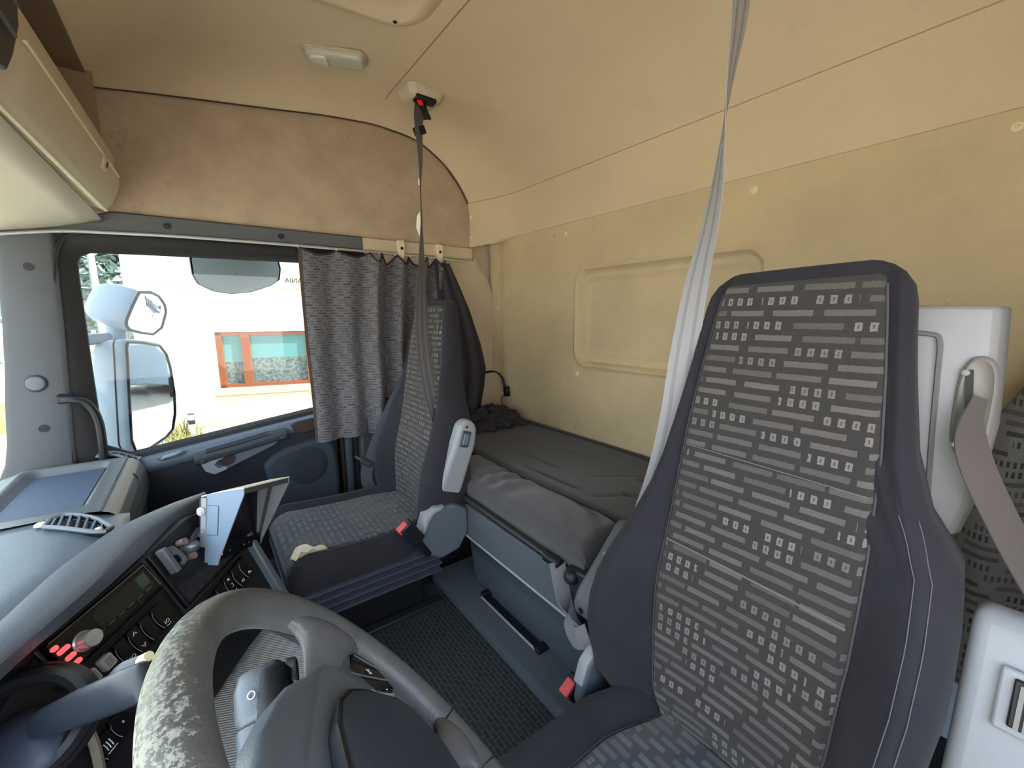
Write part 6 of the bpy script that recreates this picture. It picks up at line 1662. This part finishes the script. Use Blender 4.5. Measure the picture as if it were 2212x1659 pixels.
upp = [(2.442, 0.195, 1.307), (2.505, 0.161, 1.311), (2.56, 0.138, 1.298), (2.60, 0.124, 1.265), (2.625, 0.122, 1.230), (2.632, 0.134, 1.19), (2.628, 0.148, 1.15), (2.587, 0.179, 1.122), (2.52, 0.211, 1.132), (2.449, 0.244, 1.149), (2.425, 0.250, 1.168), (2.419, 0.247, 1.190), (2.428, 0.222, 1.25)]
gN2 = Vector((-0.45, -0.85, -0.28)).normalized()
def ring_off2(pts, k, d, sh=(0, 0, 0)):
    c = sum((Vector(p) for p in pts), Vector()) / len(pts)
    return [c + (Vector(p) - c) * k - gN2 * d + Vector(sh) for p in pts]
hu = obj('wide_angle_housing', m_loft([ring_off2(upp, 1.0, 0.006), ring_off2(upp, 1.07, 0.0), ring_off2(upp, 1.10, 0.02), ring_off2(upp, 1.10, 0.08), ring_off2(upp, 0.98, 0.14), ring_off2(upp, 0.78, 0.18), ring_off2(upp, 0.4, 0.20)]), TRUCK_WHITE, t, smooth=True, angle=50)
obj('rim_seal', m_tube(ring_off2(upp, 1.0, -0.002), 0.005, 6, closed=True), BLACK_PL, hu)
cc = sum((Vector(p) for p in upp), Vector()) / len(upp)
dome = [ring_off2(upp, k, -0.001 - 0.018 * (1 - k * k)) for k in (0.995, 0.8, 0.6, 0.4, 0.2, 0.03)]
obj('wide_angle_glass', m_loft(dome, True, False), MIRROR, hu, smooth=True)
obj('mirror_arm', m_loft([[(2.10, 0.50 + a, z) for a, z in ((0, 1.07), (0.05, 1.07), (0.05, 1.125), (0, 1.125))], [(2.35, 0.42 + a, z) for a, z in ((0, 1.085), (0.06, 1.085), (0.06, 1.135), (0, 1.135))], [(2.62, 0.26 + a, z) for a, z in ((0, 1.09), (0.06, 1.09), (0.06, 1.135), (0, 1.135))]]), TRUCK_WHITE, t, smooth=True, bevel=0.008)
obj('mirror_stem', m_tube([(2.55, 0.30, 1.06), (2.56, 0.30, 1.16)], 0.035, 12), TRUCK_WHITE, t, smooth=True)

# ---- kerb mirror above the side window
t = thing('kerb_mirror', 'wide curved kerb mirror hanging outside above the side window', 'mirror', (2.35, -0.17, 1.47))
kz = [(-0.02, 1.452), (-0.10, 1.458), (-0.24, 1.452), (-0.335, 1.440), (-0.345, 1.40), (-0.338, 1.358), (-0.30, 1.333), (-0.22, 1.306), (-0.14, 1.296), (-0.07, 1.305), (-0.018, 1.330), (-0.004, 1.36), (-0.002, 1.42)]
K = 2.32 / 2.08
kpts = [Vector((2.32 - 0.35 * (1.2 + (z - 1.2) * K - 1.33), y * K, 1.2 + (z - 1.2) * K)) for y, z in [(y * 0.865, z) for y, z in kz]]
kN = Vector((-0.94, 0.0, -0.34)).normalized()
def kr(k, d):
    c = sum(kpts, Vector()) / len(kpts)
    return [c + (p - c) * k + kN * d for p in kpts]
kh = obj('kerb_housing', m_loft([kr(0.99, -0.004), kr(1.03, 0.0), kr(1.05, -0.015), kr(1.02, -0.06), kr(0.75, -0.10)]), BLACK_PL, t, smooth=True, angle=50)
obj('kerb_glass', m_loft([kr(k, 0.001 + 0.016 * (1 - k * k)) for k in (0.995, 0.9, 0.75, 0.55, 0.35, 0.15, 0.02)], True, False), mat('kerb_painted_reflection', rgb(226, 234, 240), 0.2, metal=0.0), kh, smooth=True)  # pale base colour stands in for the reflection in the glass
obj('kerb_bracket', m_box(2.07, 2.42, -0.26, -0.14, 1.515, 1.54), BLACK_PL, t, bevel=0.01)
